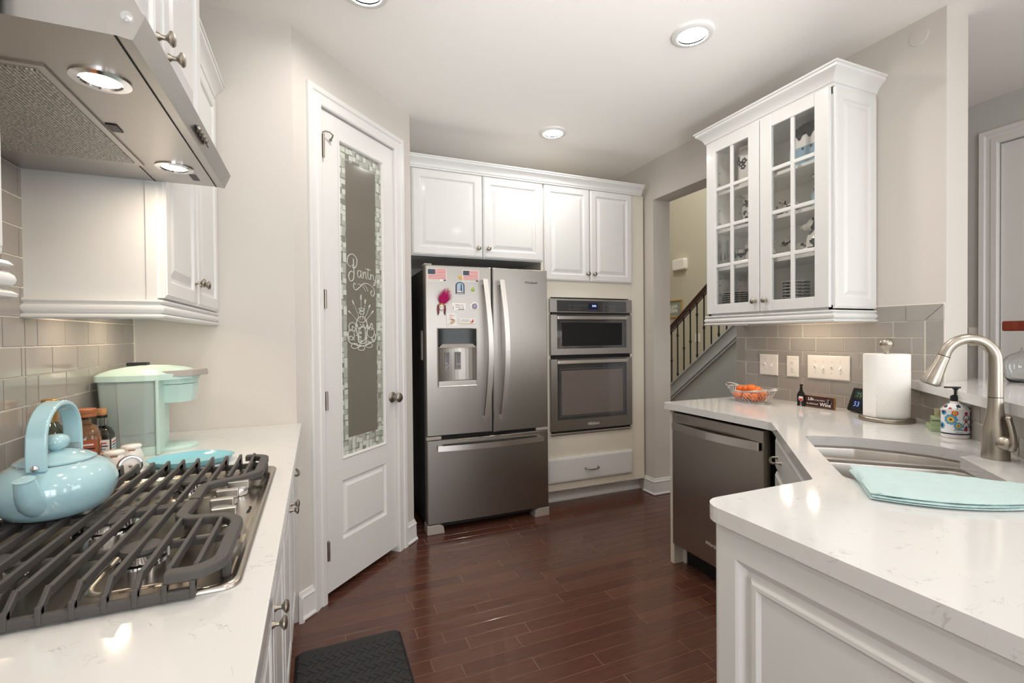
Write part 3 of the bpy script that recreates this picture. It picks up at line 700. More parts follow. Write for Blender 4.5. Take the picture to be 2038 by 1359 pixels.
def pull(parent, x, z, yf, w=.048):
    b = MB()
    for s_ in (-1, 1): b.lathe([(.008, 0), (.007, .004), (.0045, .008), (.0045, .02)], (x+s_*w, yf, z), 'y', 12)
    b.tube([(x+w*math.cos(a), yf-.020-.012*math.sin(a), z-.007*math.sin(a)) for a in [PI*k/12 for k in range(13)]], .0042, 8, rr=[.0035+.0022*math.sin(PI*k/12) for k in range(13)])
    return b.obj('handle', darkn, parent, smooth=50)
def crown(parent, path, ztop, scale=1.0, m=white, name='crown_moulding', h=.088):
    pr = [(0, 0), (.008, 0), (.010, .012), (.016, .015), (.018, .026), (.026, .040), (.040, .055), (.050, .062), (.054, .066), (.055, .076), (.062, .079), (.062, .088), (0, .088)]
    return MB().sweep(path, [(o*scale, ztop-h*scale+z*scale) for o, z in pr]).obj(name, m, parent, smooth=25)
def lightrail(parent, path, z0, z1, m=white):
    h = z1-z0; pr = [(-.02, 0), (.014, 0), (.020, h*.06), (.021, h*.14), (.016, h*.22), (.008, h*.26)]
    for k in range(7): a = -PI/2+PI*k/6; pr.append((.008+.012*math.cos(a), h*.5+h*.22*math.sin(a)))
    pr += [(.008, h*.76), (.014, h*.80), (.018, h*.88), (.014, h*.97), (.004, h), (-.02, h)]
    return MB().sweep(path, [(o_, z_+z0) for o_, z_ in pr]).obj('light_rail', m, parent, smooth=35)
def carcass(parent, w_, d, z0, z1, m=white, kick=0):
    b = MB().box(0, 0, z0, w_, d, z1)
    if kick: b.box(.0, .07, 0, w_, d, kick)
    return b.obj('body', m, parent)

# ---- left wall (local x = +Y, front at local y=0 faces +X)
def left_upper(name, label, y0, y1, xf, z0, z1, rail=False, far_end=False, knobs=None, kz=None, doorz0=None, crown_ends=(0, 0)):
    t = thing(name, label, 'cabinet', (xf, y0, 0), PI/2, 'upper cabinets along the range wall'); w_ = y1-y0; d = xf-XL-.001
    carcass(t, w_, d, z0, z1)
    mid = w_/2; dz0 = doorz0 if doorz0 else z0+.005
    for a, b_, kx in ((.002, mid-.002, mid-.040), (mid+.002, w_-.003, mid+.040)):
        dd = rdoor(t, a, b_, dz0, z1-.01, -.021); knob(dd, kx, kz, -.021)
    return t, w_, d
t, w_, d = left_upper('upper_cabinet', 'white upper cabinet between the range hood and the corner, light rail beneath', 1.603, YE-.003, -.412, 1.43, 2.36, kz=1.515)
MB().box(-.005, .0, 1.43, 0, .024, 2.36).obj('face_frame_edge', white, t)
lightrail(t, [(-.0005, d), (-.0005, -.001), (w_, -.001)][::1] if False else [(0, d), (0, 0), (w_, 0)][::1], 1.376, 1.43)
crown(t, [(0, d), (0, -.006), (w_, -.006)], 2.418, .80)
t, w_, d = left_upper('upper_cabinet', 'white upper cabinet above the range hood, two round knobs near its bottom', .853, 1.597, -.318, 1.885, 2.36, kz=1.945)
crown(t, [(0, d), (0, -.006), (w_, -.006), (w_, d)], 2.418, .80)
t, w_, d = left_upper('upper_cabinet', 'white upper cabinet at the left edge of the picture, nearest the viewer', .09, .848, -.404, 1.43, 2.36, kz=1.515)
lightrail(t, [(0, d), (0, 0), (w_, 0), (w_, d)], 1.376, 1.43)
crown(t, [(0, d), (0, -.006), (w_, -.006)], 2.418, .80)

def left_base(label, y0, y1):
    t = thing('base_cabinet', label, 'cabinet', (-.124, y0, 0), PI/2, 'base cabinets along the range wall'); w_ = y1-y0; d = -.124-XL-.001
    carcass(t, w_, d, .105, .888, kick=.105)
    dr = sdoor(t, .016, w_-.016, .735, .868, -.020); pull(dr, w_/2, .80, -.020, .045)
    mid = w_/2
    for a, b_, kx in ((.016, mid-.002, mid-.036), (mid+.002, w_-.016, mid+.036)):
        dd = rdoor(t, a, b_, .125, .720, -.021); knob(dd, kx, .665, -.021)
    return t
left_base('white base cabinet in the far corner, one drawer pull over two knobs', 1.618, YE-.004)
t = left_base('white base cabinet directly under the cooktop', .85, 1.614)
for c in list(t.children):
    if c.name.startswith('drawer'):
        for g in list(c.children): bpy.data.objects.remove(g)
left_base('white base cabinet nearest the viewer on the left', .05, .846)
left_base('white base cabinet left of the viewer, outside the picture', -.75, .046)
ct = tag(slab('countertop', [(XL+.0005, -.8), (-.071, -.8), (-.071, YE-.001), (XL+.0005, YE-.001)], [[(-.62, .90), (-.16, .90), (-.16, 1.56), (-.62, 1.56)]], .889, .925, qz, bev=.002), 'white quartz countertop around the cooktop on the left', 'countertop', 'white quartz countertops')

# ---- fridge wall (local = world axes)
OVX0, OVX1 = 1.604, 2.532
t = thing('fridge_surround_cabinet', 'white cabinet above the refrigerator with two raised-panel doors', 'cabinet', (0, 3.232, 0))
MB().box(.572, 0, 1.876, OVX0-.002, .62, 2.475).obj('body', white, t)
MB().box(.570, .0, 0, .590, .62, 1.876).obj('side_panel', cream, t); MB().box(OVX0-.022, .0, 0, OVX0-.002, .62, 1.876).obj('side_panel', cream, t)
for a, b_, kx in ((.604, 1.107, 1.075), (1.114, 1.590, 1.150)):
    dd = rdoor(t, a, b_, 1.882, 2.470, -.022, fr_=.062); knob(dd, kx, 1.947, -.022, .016)
t = thing('oven_cabinet', 'tall cream-white cabinet holding the two built-in ovens, drawer at the bottom', 'cabinet', (0, 3.232, 0))
b = MB().box(OVX0, 0, .113, OVX1, .62, .54).box(OVX0, 0, 1.615, OVX1, .62, 2.475).box(OVX0, 0, .54, 1.66, .62, 1.615).box(2.385, 0, .54, OVX1, .62, 1.615).box(1.66, .35, .54, 2.385, .62, 1.615)
b.obj('body', cream, t)
MB().box(2.425, -.003, .113, OVX1+.004, .0, 2.475).obj('filler_strip', cream, t)
MB().box(OVX0, .09, 0, XR-.001, .11, .113).sweep([(OVX0, .09), (XR-.001, .09)], [(0, 0), (.016, 0), (.016, .010), (.006, .02), (0, .022)]).obj('toe_kick', trimw, t)
for a, b_, kx in ((1.606, 2.004, 1.980), (2.011, 2.409, 2.040)):
    dd = rdoor(t, a, b_, 1.742, 2.470, -.022, fr_=.056); knob(dd, kx, 1.803, -.022, .016)
dr = sdoor(t, 1.622, 2.402, .178, .368, -.022, m=white); pull(dr, 2.008, .268, -.022, .058)
tag(crown(None, [(.572, 3.212), (2.50, 3.212)], 2.547, .88, name='crown_moulding'), 'white crown moulding running over the refrigerator and oven cabinets', 'moulding')

# ---- refrigerator
RX0, RX1, RY = .662, 1.5585, 3.074
t = thing('refrigerator', 'stainless steel french-door refrigerator with magnets, bottom freezer drawer', 'refrigerator', (0, RY, 0))
b = MB().box(RX0+.004, .085, .05, RX1-.004, .66, 1.775); b.obj('body', fridgeside, t, bev=.004)
MB().box(RX0+.03, .075, .02, RX1-.03, .12, .085).obj('base_grille', dark, t)
for k in range(5): pass
g = MB()
for k in range(4): g.box(RX0+.09, .070, .03+k*.012, RX1-.09, .078, .036+k*.012)
g.obj('grille_slat', fridgeside, t)
def bowed(x0, x1, z0, z1, cut=None, bow=.010, xc=None, half=None, th=.075):
    """door with a gently bowed front; cut = (x0,x1,z0,z1) opening"""
    b = MB(); xs = sorted(set([x0, x0+.006, x1-.006, x1]+[x0+.006+(x1-x0-.012)*k/14 for k in range(1, 14)]+(list(cut[:2]) if cut else [])))
    zs = [z0, z0+.005, z1-.005, z1]+(list(cut[2:]) if cut else []); zs.sort()
    def yy(x, z):
        u = (x-xc)/half; e = min(x-x0, x1-x, z-z0, z1-z); return bow*u*u-.002+(.006 if e < 1e-6 else 0)
    id_ = {}
    for i, x in enumerate(xs):
        for j, z in enumerate(zs): id_[i, j] = len(b.v); b.v.append((x, yy(x, z), z))
    for i in range(len(xs)-1):
        for j in range(len(zs)-1):
            if cut and xs[i] >= cut[0]-1e-6 and xs[i+1] <= cut[1]+1e-6 and zs[j] >= cut[2]-1e-6 and zs[j+1] <= cut[3]+1e-6: continue
            b.face((id_[i, j], id_[i+1, j], id_[i+1, j+1], id_[i, j+1]))
    # sides and back
    for (p, q) in [((i, 0), (i+1, 0)) for i in range(len(xs)-1)]+[((len(xs)-1, j), (len(xs)-1, j+1)) for j in range(len(zs)-1)]+[((i+1, len(zs)-1), (i, len(zs)-1)) for i in range(len(xs)-1)]+[((0, j+1), (0, j)) for j in range(len(zs)-1)]:
        a_, c_ = b.v[id_[p]], b.v[id_[q]]; o = len(b.v); b.v += [(a_[0], th, a_[2]), (c_[0], th, c_[2])]; b.face((id_[q], id_[p], o, o+1))
    if not cut: b.add([(x0, th, z0), (x1, th, z0), (x1, th, z1), (x0, th, z1)], [(3, 2, 1, 0)])
    return b
cx, hf = (RX0+RX1)/2, (RX1-RX0)/2
D0 = (.742, 1.011, .985, 1.371)
dl = bowed(RX0, 1.1215, .655, 1.793, D0, xc=cx, half=hf).obj('door', stl, t, smooth=30)
dr = bowed(1.1295, RX1, .650, 1.793, None, xc=cx, half=hf).obj('door', stl, t, smooth=30)
fz = bowed(RX0, RX1, .066, .628, None, xc=cx, half=hf).obj('freezer_drawer', stl, t, smooth=30)
MB().box(RX0+.02, .03, .630, RX1-.02, .09, .653).obj('door_gasket', dark, t); MB().box(1.1205, .02, .66, 1.1305, .09, 1.79).obj('door_gasket', dark, t)
for x0 in (RX0-.002, RX1-.098):
    MB().box(x0, .006, .630, x0+.10, .06, .652).obj('centre_hinge', greyp, t, bev=.003)
MB().box(RX0-.002, .03, 1.793, RX0+.05, .10, 1.806).obj('top_hinge', greyp, t, bev=.004)
for x0 in (RX0-.004, RX1-.115):
    MB().prismv([(x0, 0), (x0+.118, 0), (x0+.112, .045), (x0+.085, .062), (x0, .062)] if x0 < 1 else [(x0, 0), (x0+.118, 0), (x0+.118, .062), (x0+.03, .062), (x0+.006, .045)], .005, .10).obj('foot', greyp, t, bev=.004)
def vhandle(x, z0, z1, dirn, par):
    pts = []; N = 20
    for k in range(N+1):
        u = k/N; pts.append((x+dirn*.034*math.sin(PI*u)*1.0, -.040-.022*math.sin(PI*u), z0+(z1-z0)*u))
    b = MB()
    for i in range(N):
        p, q = Vector(pts[i]), Vector(pts[i+1])
        b.add([p+Vector((-.017, -.004, 0)), p+Vector((.017, -.004, 0)), p+Vector((.015, .008, 0)), p+Vector((-.015, .008, 0)), q+Vector((-.017, -.004, 0)), q+Vector((.017, -.004, 0)), q+Vector((.015, .008, 0)), q+Vector((-.015, .008, 0))],
              [(0, 1, 5, 4), (1, 2, 6, 5), (2, 3, 7, 6), (3, 0, 4, 7)]+([(0, 3, 2, 1)] if i == 0 else [])+([(4, 5, 6, 7)] if i == N-1 else []))
    for z in (z0+.02, z1-.02): b.box(x-.012, -.036, z-.016, x+.012, .004, z+.016)
    return b.obj('handle', stlh, par, smooth=30)
vhandle(1.064, .735, 1.708, .034*0+.9, dl); vhandle(1.186, .735, 1.708, .9, dr)
b = MB(); N = 20
for i in range(N):
    def hp(u): return Vector((.728+.776*u, -.032-.030*math.sin(PI*u), .577))
    p, q = hp(i/N), hp((i+1)/N)
    b.add([p+Vector((0, 0, -.018)), q+Vector((0, 0, -.018)), q+Vector((0, 0, .018)), p+Vector((0, 0, .018)), p+Vector((0, .012, -.016)), q+Vector((0, .012, -.016)), q+Vector((0, .012, .016)), p+Vector((0, .012, .016))],
          [(0, 1, 2, 3), (1, 0, 4, 5), (3, 2, 6, 7), (5, 4, 7, 6)]+([(0, 3, 7, 4)] if i == 0 else [])+([(2, 1, 5, 6)] if i == N-1 else []))
for x in (.75, 1.482): b.box(x-.016, -.03, .564, x+.016, .004, .59)
b.obj('handle', stlh, fz, smooth=30)
# dispenser
dx0, dx1, dz0, dz1 = D0
yl = .004
b = MB(); b.rings(dx0-.003, dx1+.003, dz0-.003, dz1+.003, [(-.002, yl-.004), (.001, yl-.006), (.005, yl-.004), (.006, yl+.006)], cap=False); dsp = b.obj('dispenser', stlh, dl, fixn=False)
b = MB()   # cavity: concave back
zc0, zc1 = dz0+.035, 1.242; N = 12
for i in range(N):
    u0, u1 = i/N, (i+1)/N
    f_ = lambda u: (dx0+(dx1-dx0)*u, .010+.055*math.sin(PI*u)**.6 if 0 < u < 1 else .010)
    (xa, ya), (xb, yb) = f_(u0), f_(u1); b.add([(xa, ya, zc0), (xb, yb, zc0), (xb, yb, zc1), (xa, ya, zc1)], [(0, 1, 2, 3)])
b.add([(dx0, .006, zc0), (dx1, .006, zc0), (dx1, .07, zc0), (dx0, .07, zc0)], [(0, 1, 2, 3)])
b.obj('dispenser_cavity', stl, dl, smooth=60, fixn=False)
MB().box(dx0+.002, yl-.004, dz0, dx1-.002, .06, dz0+.034).obj('drip_tray', stlh, dl, bev=.002)
b = MB()   # glossy control panel with chin
b.prismv([(dx0+.002, 1.262), (dx0+.03, 1.245), (dx1-.03, 1.245), (dx1-.002, 1.262), (dx1-.002, dz1-.002), (dx0+.002, dz1-.002)], -.001, .05)
b.obj('control_panel', mat('dispenser_black_gloss', C(14, 17, 17), .06, spec=.35), dl)
MB().prismv([(dx0+.002, 1.243), (dx1-.002, 1.243), (dx1-.03, 1.268), (dx0+.03, 1.268)], -.004, .0).obj('panel_chin', greyp, dl, bev=.001)
for k, x in enumerate((.798, .876)):
    pd = MB().box(x, .045, 1.092, x+.036, .055, 1.212).obj('dispenser_paddle', greyp, dl, bev=.002)
    MB().box(x+.005, .044, 1.097, x+.031, .046, 1.207).obj('paddle_inset', inkg, pd)
    o = MB()
    if k == 0:
        for px, pz in ((.013, 1.135), (.023, 1.121), (.013, 1.11)): o.tube([(x+px+.006*math.cos(a), .0435, pz+.006*math.sin(a)) for a in [PI/2*j for j in range(4)]], .0009, 4, closed=True)
    else:
        for pz in (1.126, 1.133): o.tube([(x+.005+j*.0052, .0435, pz+(.0015 if j % 2 else 0)) for j in range(6)], .0009, 4)
    o.obj('ice_symbol' if k == 0 else 'water_symbol', labelw, pd)
text('brand_lettering', 'Whirlpool', .0235, inkk, dr, front(1.376, .0015, 1.692))
MB().box(RX0-.004, .12, 1.16, RX0+.004, .16, 1.36).box(RX0-.0045, .125, 1.2, RX0-.004, .155, 1.28, 1).obj('side_sticker', [greyp, inkgr], t)

# ---- wall ovens
OY = 3.222
def oven(name, label, z0, z1, wz0, wz1, hz0, hz1):
    t = thing(name, label, 'oven', (0, OY, 0))
    x0, x1 = 1.647, 2.400
    b = MB(); b.rings(x0, x1, z0, z1, [(0, .008), (0, -.014), (.003, -.017), (.056, -.017)], cap=False)
    xi0, xi1 = x0+.056, x1-.056
    b.v = b.v[:-4]; b.f = b.f[:-4]; b.m = b.m[:-4]
    o = len(b.v)-4     # ring at inset .003 -> connect to the window rectangle
    b.v += [(xi0, -.017, wz0), (xi1, -.017, wz0), (xi1, -.017, wz1), (xi0, -.017, wz1)]
    for k in range(4): p, q = o+k, o+(k+1) % 4; b.face((p, q, q+4, p+4))
    b.obj('door_frame', stl, t, fixn=False)
    gp = MB().box(xi0, -.0165, wz0, xi1, -.006, wz1).obj('glass_pane', ovenglass, t)
    return t, xi0, xi1
t, xi0, xi1 = oven('microwave_oven', 'built-in stainless steel microwave oven, the upper one with the digital display', 1.166, 1.481, 1.216, 1.478, 0, 0)
MB().box(xi0, -.034, 1.442, xi1, -.0165, 1.470).obj('handle', stlh, t, bev=.003)
MB().box(1.66, -.01, 1.2, 2.385, .33, 1.6).obj('housing', black, t)
b = MB(); b.rings(1.731, 2.31, 1.232, 1.425, [(0, -.0168), (.0015, -.0166)], cap=False); b.obj('window_border', inkg, t, fixn=False)
MB().box(1.745, -.0167, 1.236, 2.30, -.0164, 1.418).obj('inner_window', dark, t)
cp = MB().box(1.645, -.016, 1.497, 2.400, 0, 1.604).obj('control_panel', stl, t, bev=.002)
MB().box(xi0, -.0172, 1.503, xi1, -.014, 1.590).obj('control_glass', ovenglass, cp)
MB().box(1.983, -.0176, 1.511, 2.068, -.017, 1.572).obj('display', mat('display_navy', C(28, 30, 60), .2), cp)
text('display_digits', '8:00', .022, mat('display_blue', C(190, 210, 255), .5, emit=C(170, 200, 255), estr=1.6), cp, front(2.018, -.0178, 1.543), .0001)
o = MB()
for r in range(2):
    for c_ in range(7 if r == 0 else 4):
        x, z = 1.850+c_*.0195, 1.548-r*.028; o.box(x-.005, -.0175, z, x+.005, -.0172, z+.0025); o.box(x-.001, -.0175, z+.008, x+.001, -.0172, z+.014)
    o.box(1.805, -.0175, 1.549-r*.028, 1.828, -.0172, 1.552-r*.028)
for r in range(4):
    for c_ in range(3): x, z = 2.10+c_*.027, 1.556-r*.0125; o.box(x-.0015, -.0175, z, x+.0015, -.0172, z+.004)
for r in range(2):
    for c_ in range(3): x, z = 2.185+c_*.022, 1.552-r*.028; o.box(x-.006, -.0175, z, x+.006, -.0172, z+.002); o.box(x-.003, -.0175, z-.012, x+.002, -.0172, z-.006)
for c_ in range(4): o.box(1.991+c_*.02, -.0179, 1.514, 2.001+c_*.02, -.0176, 1.519)
o.obj('button_printing', inkg, cp)['kind'] = 'stuff'
MB().box(1.66, -.006, 1.483, 2.385, .02, 1.496).obj('vent_gap', dark, t)
t, xi0, xi1 = oven('built_in_oven', 'built-in stainless steel wall oven with the large dark window, the lower one', .578, 1.137, .664, 1.134, 0, 0)
MB().box(xi0, -.036, 1.098, xi1, -.0165, 1.128).obj('handle', stlh, t, bev=.003)
b = MB(); b.rings(1.726, 2.318, .69, 1.06, [(0, -.0168), (.0015, -.0166)], cap=False); b.obj('window_border', inkg, t, fixn=False)
MB().box(1.738, -.0167, .70, 2.306, -.0164, 1.045).obj('inner_window', mat('oven_inner_window', C(112, 103, 98), .06, spec=.9), t)
MB().box(1.66, 0, .56, 2.385, .33, 1.16).obj('housing', black, t)
MB().box(1.645, -.012, .548, 2.400, 0, .562).obj('bottom_trim', stlh, t, bev=.002); MB().box(1.66, -.006, .562, 2.385, .01, .577).obj('vent_gap', dark, t)
MB().box(1.66, -.006, 1.139, 2.385, .02, 1.164).obj('vent_gap', dark, t)
text('brand_lettering', 'Whirlpool', .024, labelw, t, front(1.975, -.0174, .610), shear=.3)
b = MB().tube([(2.02+.05*math.cos(a), -.0178, .619+.011*math.sin(a)) for a in [.6+k*.25 for k in range(18)]], .0007, 4); b.obj('brand_swirl', labelw, t)

# ---- glass-front cabinet (right wall; local x = -Y from the far end, front faces -X)
GY0, GY1, GXF = 1.470, 2.225, 2.243
t = thing('glass_front_cabinet', 'white wall cabinet with two glass doors full of cow-themed crockery', 'cabinet', (GXF, GY1, 0), -PI/2)
W = GY1-GY0; Dp = XR-GXF-.001
b = MB().box(0, 0, 1.43, .018, Dp, 2.475).box(W-.018, 0, 1.43, W, Dp, 2.475).box(0, 0, 1.43, W, Dp, 1.452).box(0, 0, 2.44, W, Dp, 2.475).box(0, Dp-.01, 1.43, W, Dp, 2.475)
b.obj('body', white, t); MB().box(.019, Dp-.013, 1.4525, W-.019, Dp-.0105, 2.4395).box(.0182, .025, 1.4525, .0195, Dp-.012, 2.4395).box(W-.0195, .025, 1.4525, W-.0182, Dp-.012, 2.4395).obj('lining', inner, t)
MB().box(.0185, .001, 1.453, .03, .019, 2.439).box(W-.03, .001, 1.453, W-.0185, .019, 2.439).box(W/2-.02, .001, 1.453, W/2+.02, .019, 2.439).obj('face_frame', white, t)
for z in (1.712, 1.940, 2.168): MB().box(.019, .028, z-.009, W-.019, Dp-.014, z+.009).obj('shelf', inner, t, bev=.001)
h = MB()
for x in (.0198,):
    for yy_ in (.07, .24):
        for z in (1.50, 1.56, 1.62, 1.66, 1.78, 1.86, 2.0, 2.08, 2.24, 2.31): h.lathe([(.0035, 0), (.0035, .001)], (x, yy_, z), 'x', 8)
h.obj('shelf_pin_hole', dark, t)
def gdoor(x0, x1, kx):
    b = MB(); fr_ = .070; yf = -.021; z0, z1 = 1.441, 2.474; xa, xb = x0+fr_, x1-fr_
    za, zb = 1.497, 2.410
    b.box(x0, yf, z0, xa, 0, z1).box(xb, yf, z0, x1, 0, z1).box(xa, yf, z0, xb, 0, za).box(xa, yf, zb, xb, 0, z1)
    dd = b.obj('door', white, t, bev=.003)
    mx = (xa+xb)/2; m_ = MB().box(mx-.0105, yf+.002, za, mx+.0105, -.004, zb)
    for z in (1.726, 1.955, 2.184): m_.box(xa, yf+.0028, z-.0105, xb, -.0048, z+.0105)
    m_.obj('muntin', white, dd, bev=.004)
    for i in range(2):
        for j in range(4):
            px0 = xa+.0 if i == 0 else mx+.0105; px1 = mx-.0105 if i == 0 else xb; zz = [za, 1.726, 1.955, 2.184, zb]
            MB().box(px0, -.009, zz[j]+(.0105 if j else 0), px1, -.006, zz[j+1]-(.0105 if j < 3 else 0)).obj('pane', pane, dd)
    knob(dd, kx, 1.498, yf)
gdoor(.003, .3745, .352); gdoor(.3795, .752, .420)
# applied end panel on the side that faces the room (local +x side)
ep = MB(); ep.back(.0015, Dp-.004, 1.436, 2.470, 0)
ep.rings(.0015, Dp-.004, 1.436, 2.470, [(0, 0), (0, -.012), (.004, -.016), (.008, -.016), (.011, -.018), (.050, -.018), (.056, -.010), (.066, -.010), (.084, -.016)])
ep.v = [(W-y, x, z) for x, y, z in ep.v]; ep.obj('end_panel', white, t)
lightrail(t, [(0, Dp), (0, 0), (W, 0), (W, Dp)], 1.372, 1.43)
crown(t, [(0, Dp), (0, 0), (W, 0), (W, Dp)], 2.560)
for y_ in (1.82, 1.665): MB().lathe([(.033, 0), (.033, -.010), (.027, -.0125), (.026, -.009)], (GY1-y_, .145, 1.4295), n=24).obj('puck_lamp', nickel, t, smooth=40)
for y_ in (1.755, 2.05): MB().lathe([(.033, 0), (.033, -.010), (.027, -.0125), (.026, -.009)], (y_-1.603, .154, 1.4295), n=24).obj('puck_lamp', nickel, bpy.data.objects['upper_cabinet'], smooth=40)

# ---- right run: dishwasher, end panel, sink base, peninsula
tag(MB().box(1.885, 2.136, 0, XR-.001, 2.166, .888).obj('cabinet_end_panel', cream), 'narrow white end panel at the far side of the dishwasher', 'panel')
t = thing('dishwasher', 'stainless steel dishwasher under the counter with a curved bar handle', 'dishwasher', (1.868, 2.130, 0), -PI/2)
W = .594
b = MB(); b.back(0, W, .125, .877, .045); b.rings(0, W, .125, .877, [(0, .045), (0, .003), (.003, 0), (.01, 0)]); dw = b.obj('door', stld, t, fixn=False)
MB().box(0, .0455, .10, W, .60, .884).obj('tub', dark, t)
MB().box(.02, .09, 0, W, .12, .118).obj('toe_kick', black, t); MB().box(-.005, .08, .0, .02, .13, .10).obj('leg_cap', labelw, t)
b = MB(); N = 16
for i in range(N):
    def hp(u): return Vector((.012+(W-.024)*u, -.012-.034*math.sin(PI*u), .802))
    p, q = hp(i/N), hp((i+1)/N); A, B_ = Vector((0, 0, -.019)), Vector((0, 0, .019)); K = Vector((0, .012, 0))
    b.add([p+A, q+A, q+B_, p+B_, p+A+K, q+A+K, q+B_+K, p+B_+K], [(0, 1, 2, 3), (1, 0, 4, 5), (3, 2, 6, 7), (5, 4, 7, 6)]+([(0, 3, 7, 4)] if i == 0 else [])+([(2, 1, 5, 6)] if i == N-1 else []))
b.box(.012, -.014, .784, .03, .001, .82).box(W-.03, -.014, .784, W-.012, .001, .82); b.obj('handle', stlh, dw, smooth=30)
b = MB(); b.rings(.045, .118, .842, .858, [(0, -.0003), (.0012, -.0004)], cap=False); b.obj('vent_outline', inkk, dw, fixn=False)
text('brand_lettering', 'Whirlpool', .026, labelw, dw, front(.245, -.0006, .222), shear=.3)
# corner sink base (front parallel to the diagonal), built in a,b axes
fa, fb = 2.425, .292
ox, oy = ab(fa, fb)
t = thing('sink_base_cabinet', 'white diagonal sink cabinet in the corner, false drawer front with a bail pull', 'cabinet', (ox, oy, 0), -PI*3/4)
Wd = fa-1.505
MB().box(0, .0, .105, Wd, .02, .888).box(0, .02, .105, .02, .55, .60).box(Wd-.02, .02, .105, Wd, .5, .60).box(0, .07, 0, Wd, .09, .105).obj('body', cream, t)
MB().add([(-.0, 0, .0), (-.0, .05, .0), (-.05, .05, .0), (-.0, 0, .888), (-.0, .05, .888), (-.05, .05, .888)], [(0, 2, 5, 3), (0, 1, 2), (3, 5, 4), (1, 4, 5, 2), (0, 3, 4, 1)]).obj('corner_stile', cream, t)
dr = sdoor(t, .10, Wd-.10, .735, .872, -.02, m=white); pull(dr, .235, .800, -.02, .05)
for a, b_, kx in ((.10, Wd/2-.002, Wd/2-.036), (Wd/2+.002, Wd-.10, Wd/2+.036)):
    dd = rdoor(t, a, b_, .125, .720, -.021); knob(dd, kx, .665, -.021)
# peninsula
t = thing('peninsula_cabinet', 'white peninsula cabinet with a raised-panel end beside the viewer', 'cabinet', (.868, .838, 0), -PI/2)
MB().box(0, 0, .0, 2.18, .36, .888).obj('body', white, t)
b = MB(); b.rings(.008, .80, .02, .882, [(0, 0), (0, -.012), (.004, -.015), (.008, -.015), (.012, -.019), (.060, -.019), (.066, -.016), (.080, -.004), (.090, -.004), (.094, -.010), (.100, -.013), (.108, -.013), (.116, -.006), (.118, -.006)]); b.obj('end_panel', white, t, fixn=False)
b = MB(); b.rings(.806, 1.6, .02, .882, [(0, 0), (0, -.012), (.004, -.015), (.008, -.015), (.012, -.019), (.060, -.019), (.066, -.016), (.080, -.004), (.090, -.004), (.094, -.010), (.100, -.013), (.108, -.013), (.116, -.006), (.118, -.006)]); b.obj('end_panel', white, t, fixn=False)

# right countertop with the sink cut out
dB = .2637+.0
P1 = (1.8588, 2.200); dd_ = .373
outer = round_poly([(XR-.003, 2.200), (1.8588, 2.200), (1.8588, 1.8588-dd_), (.861+dd_, .861), (.835, .861), (.835, -1.35), (1.597, -1.35), (1.597, .3207), ab(2.700, .902)], [0, .02, .05, .03, .055, 0, 0, 0, 0])
outer = [p for p in outer]
sink_ab = [(1.53, .345), (2.112, .345), (2.134, .513), (2.105, .640), (2.07, .722), (2.02, .778), (1.965, .800), (1.911, .738), (1.56, .730), (1.50, .690), (1.485, .42)]
hole = round_poly([ab(*p) for p in sink_ab], [.04, .045, .05, .05, .05, .04, .012, .008, .03, .04, .04], 4)
tag(slab('countertop', outer, [hole], .889, .925, qz, bev=.002), 'white quartz countertop around the sink and over the peninsula', 'countertop', 'white quartz countertops')
# raised bar top
bar = [(XR+.0, 1.336), (XR, 1.178), (2.724, 1.178), (2.84, 1.225), (2.95, 1.075), (1.98, .10), (1.98, -1.4), (1.54, -1.4), (1.54, .323)]
tag(slab('bar_counter', round_poly(bar, [0, 0, 0, .01, .02, .03, 0, 0, .02]), [], 1.064, 1.100, qz, bev=.002), 'white quartz raised bar ledge behind the faucet', 'countertop')

# sink
t = thing('sink', 'undermount stainless steel double-bowl sink', 'sink')
def inset_poly(poly, d):
    out = []; n = len(poly)
    c = Vector((sum(p[0] for p in poly)/n, sum(p[1] for p in poly)/n))
    for p in poly: v = Vector(p)-c; out.append(tuple(c+v*(1-d/v.length)))
    return out
fullp = round_poly([ab(*p) for p in [(1.46, .325), (2.130, .325), (2.155, .513), (2.126, .645), (2.09, .738), (2.035, .800), (1.98, .820), (1.55, .820), (1.46, .78)]], .04, 4)
bowlA = round_poly([ab(*p) for p in [(1.925, .339), (2.118, .339), (2.141, .513), (2.112, .642), (2.077, .728), (2.022, .786), (1.925, .806)]], .045, 5)
bowlB = round_poly([ab(*p) for p in [(1.48, .339), (1.895, .339), (1.905, .75), (1.55, .745), (1.48, .70)]], .045, 5)
slab('sink_rim', fullp, [bowlA, bowlB], .876, .8885, stlsink, t)
for bp, nm, dep in ((bowlA, 'bowl', .70), (bowlB, 'bowl', .70)):
    b = MB(); n = len(bp); rg = [(0, .879), (.002, .874), (.006, .80), (.010, dep+.03), (.022, dep+.008), (.045, dep)]
    for dI, z in rg:
        for x, y in inset_poly(bp, dI): b.v.append((x, y, z))
    for i in range(len(rg)-1):
        for k in range(n): b.face((i*n+k, (i*n+(k+1) % n), (i+1)*n+(k+1) % n, (i+1)*n+k))
    b.face([(len(rg)-1)*n+k for k in range(n)]); ob = b.obj(nm, stlsink, t, smooth=60)
    c = Vector((sum(p[0] for p in bp)/n, sum(p[1] for p in bp)/n)); MB().lathe([(.042, 0), (.042, .003), (.032, .003), (.028, -.002), (.001, -.002)], (c.x, c.y, dep+.001), n=20).obj('drain', chrome, ob)

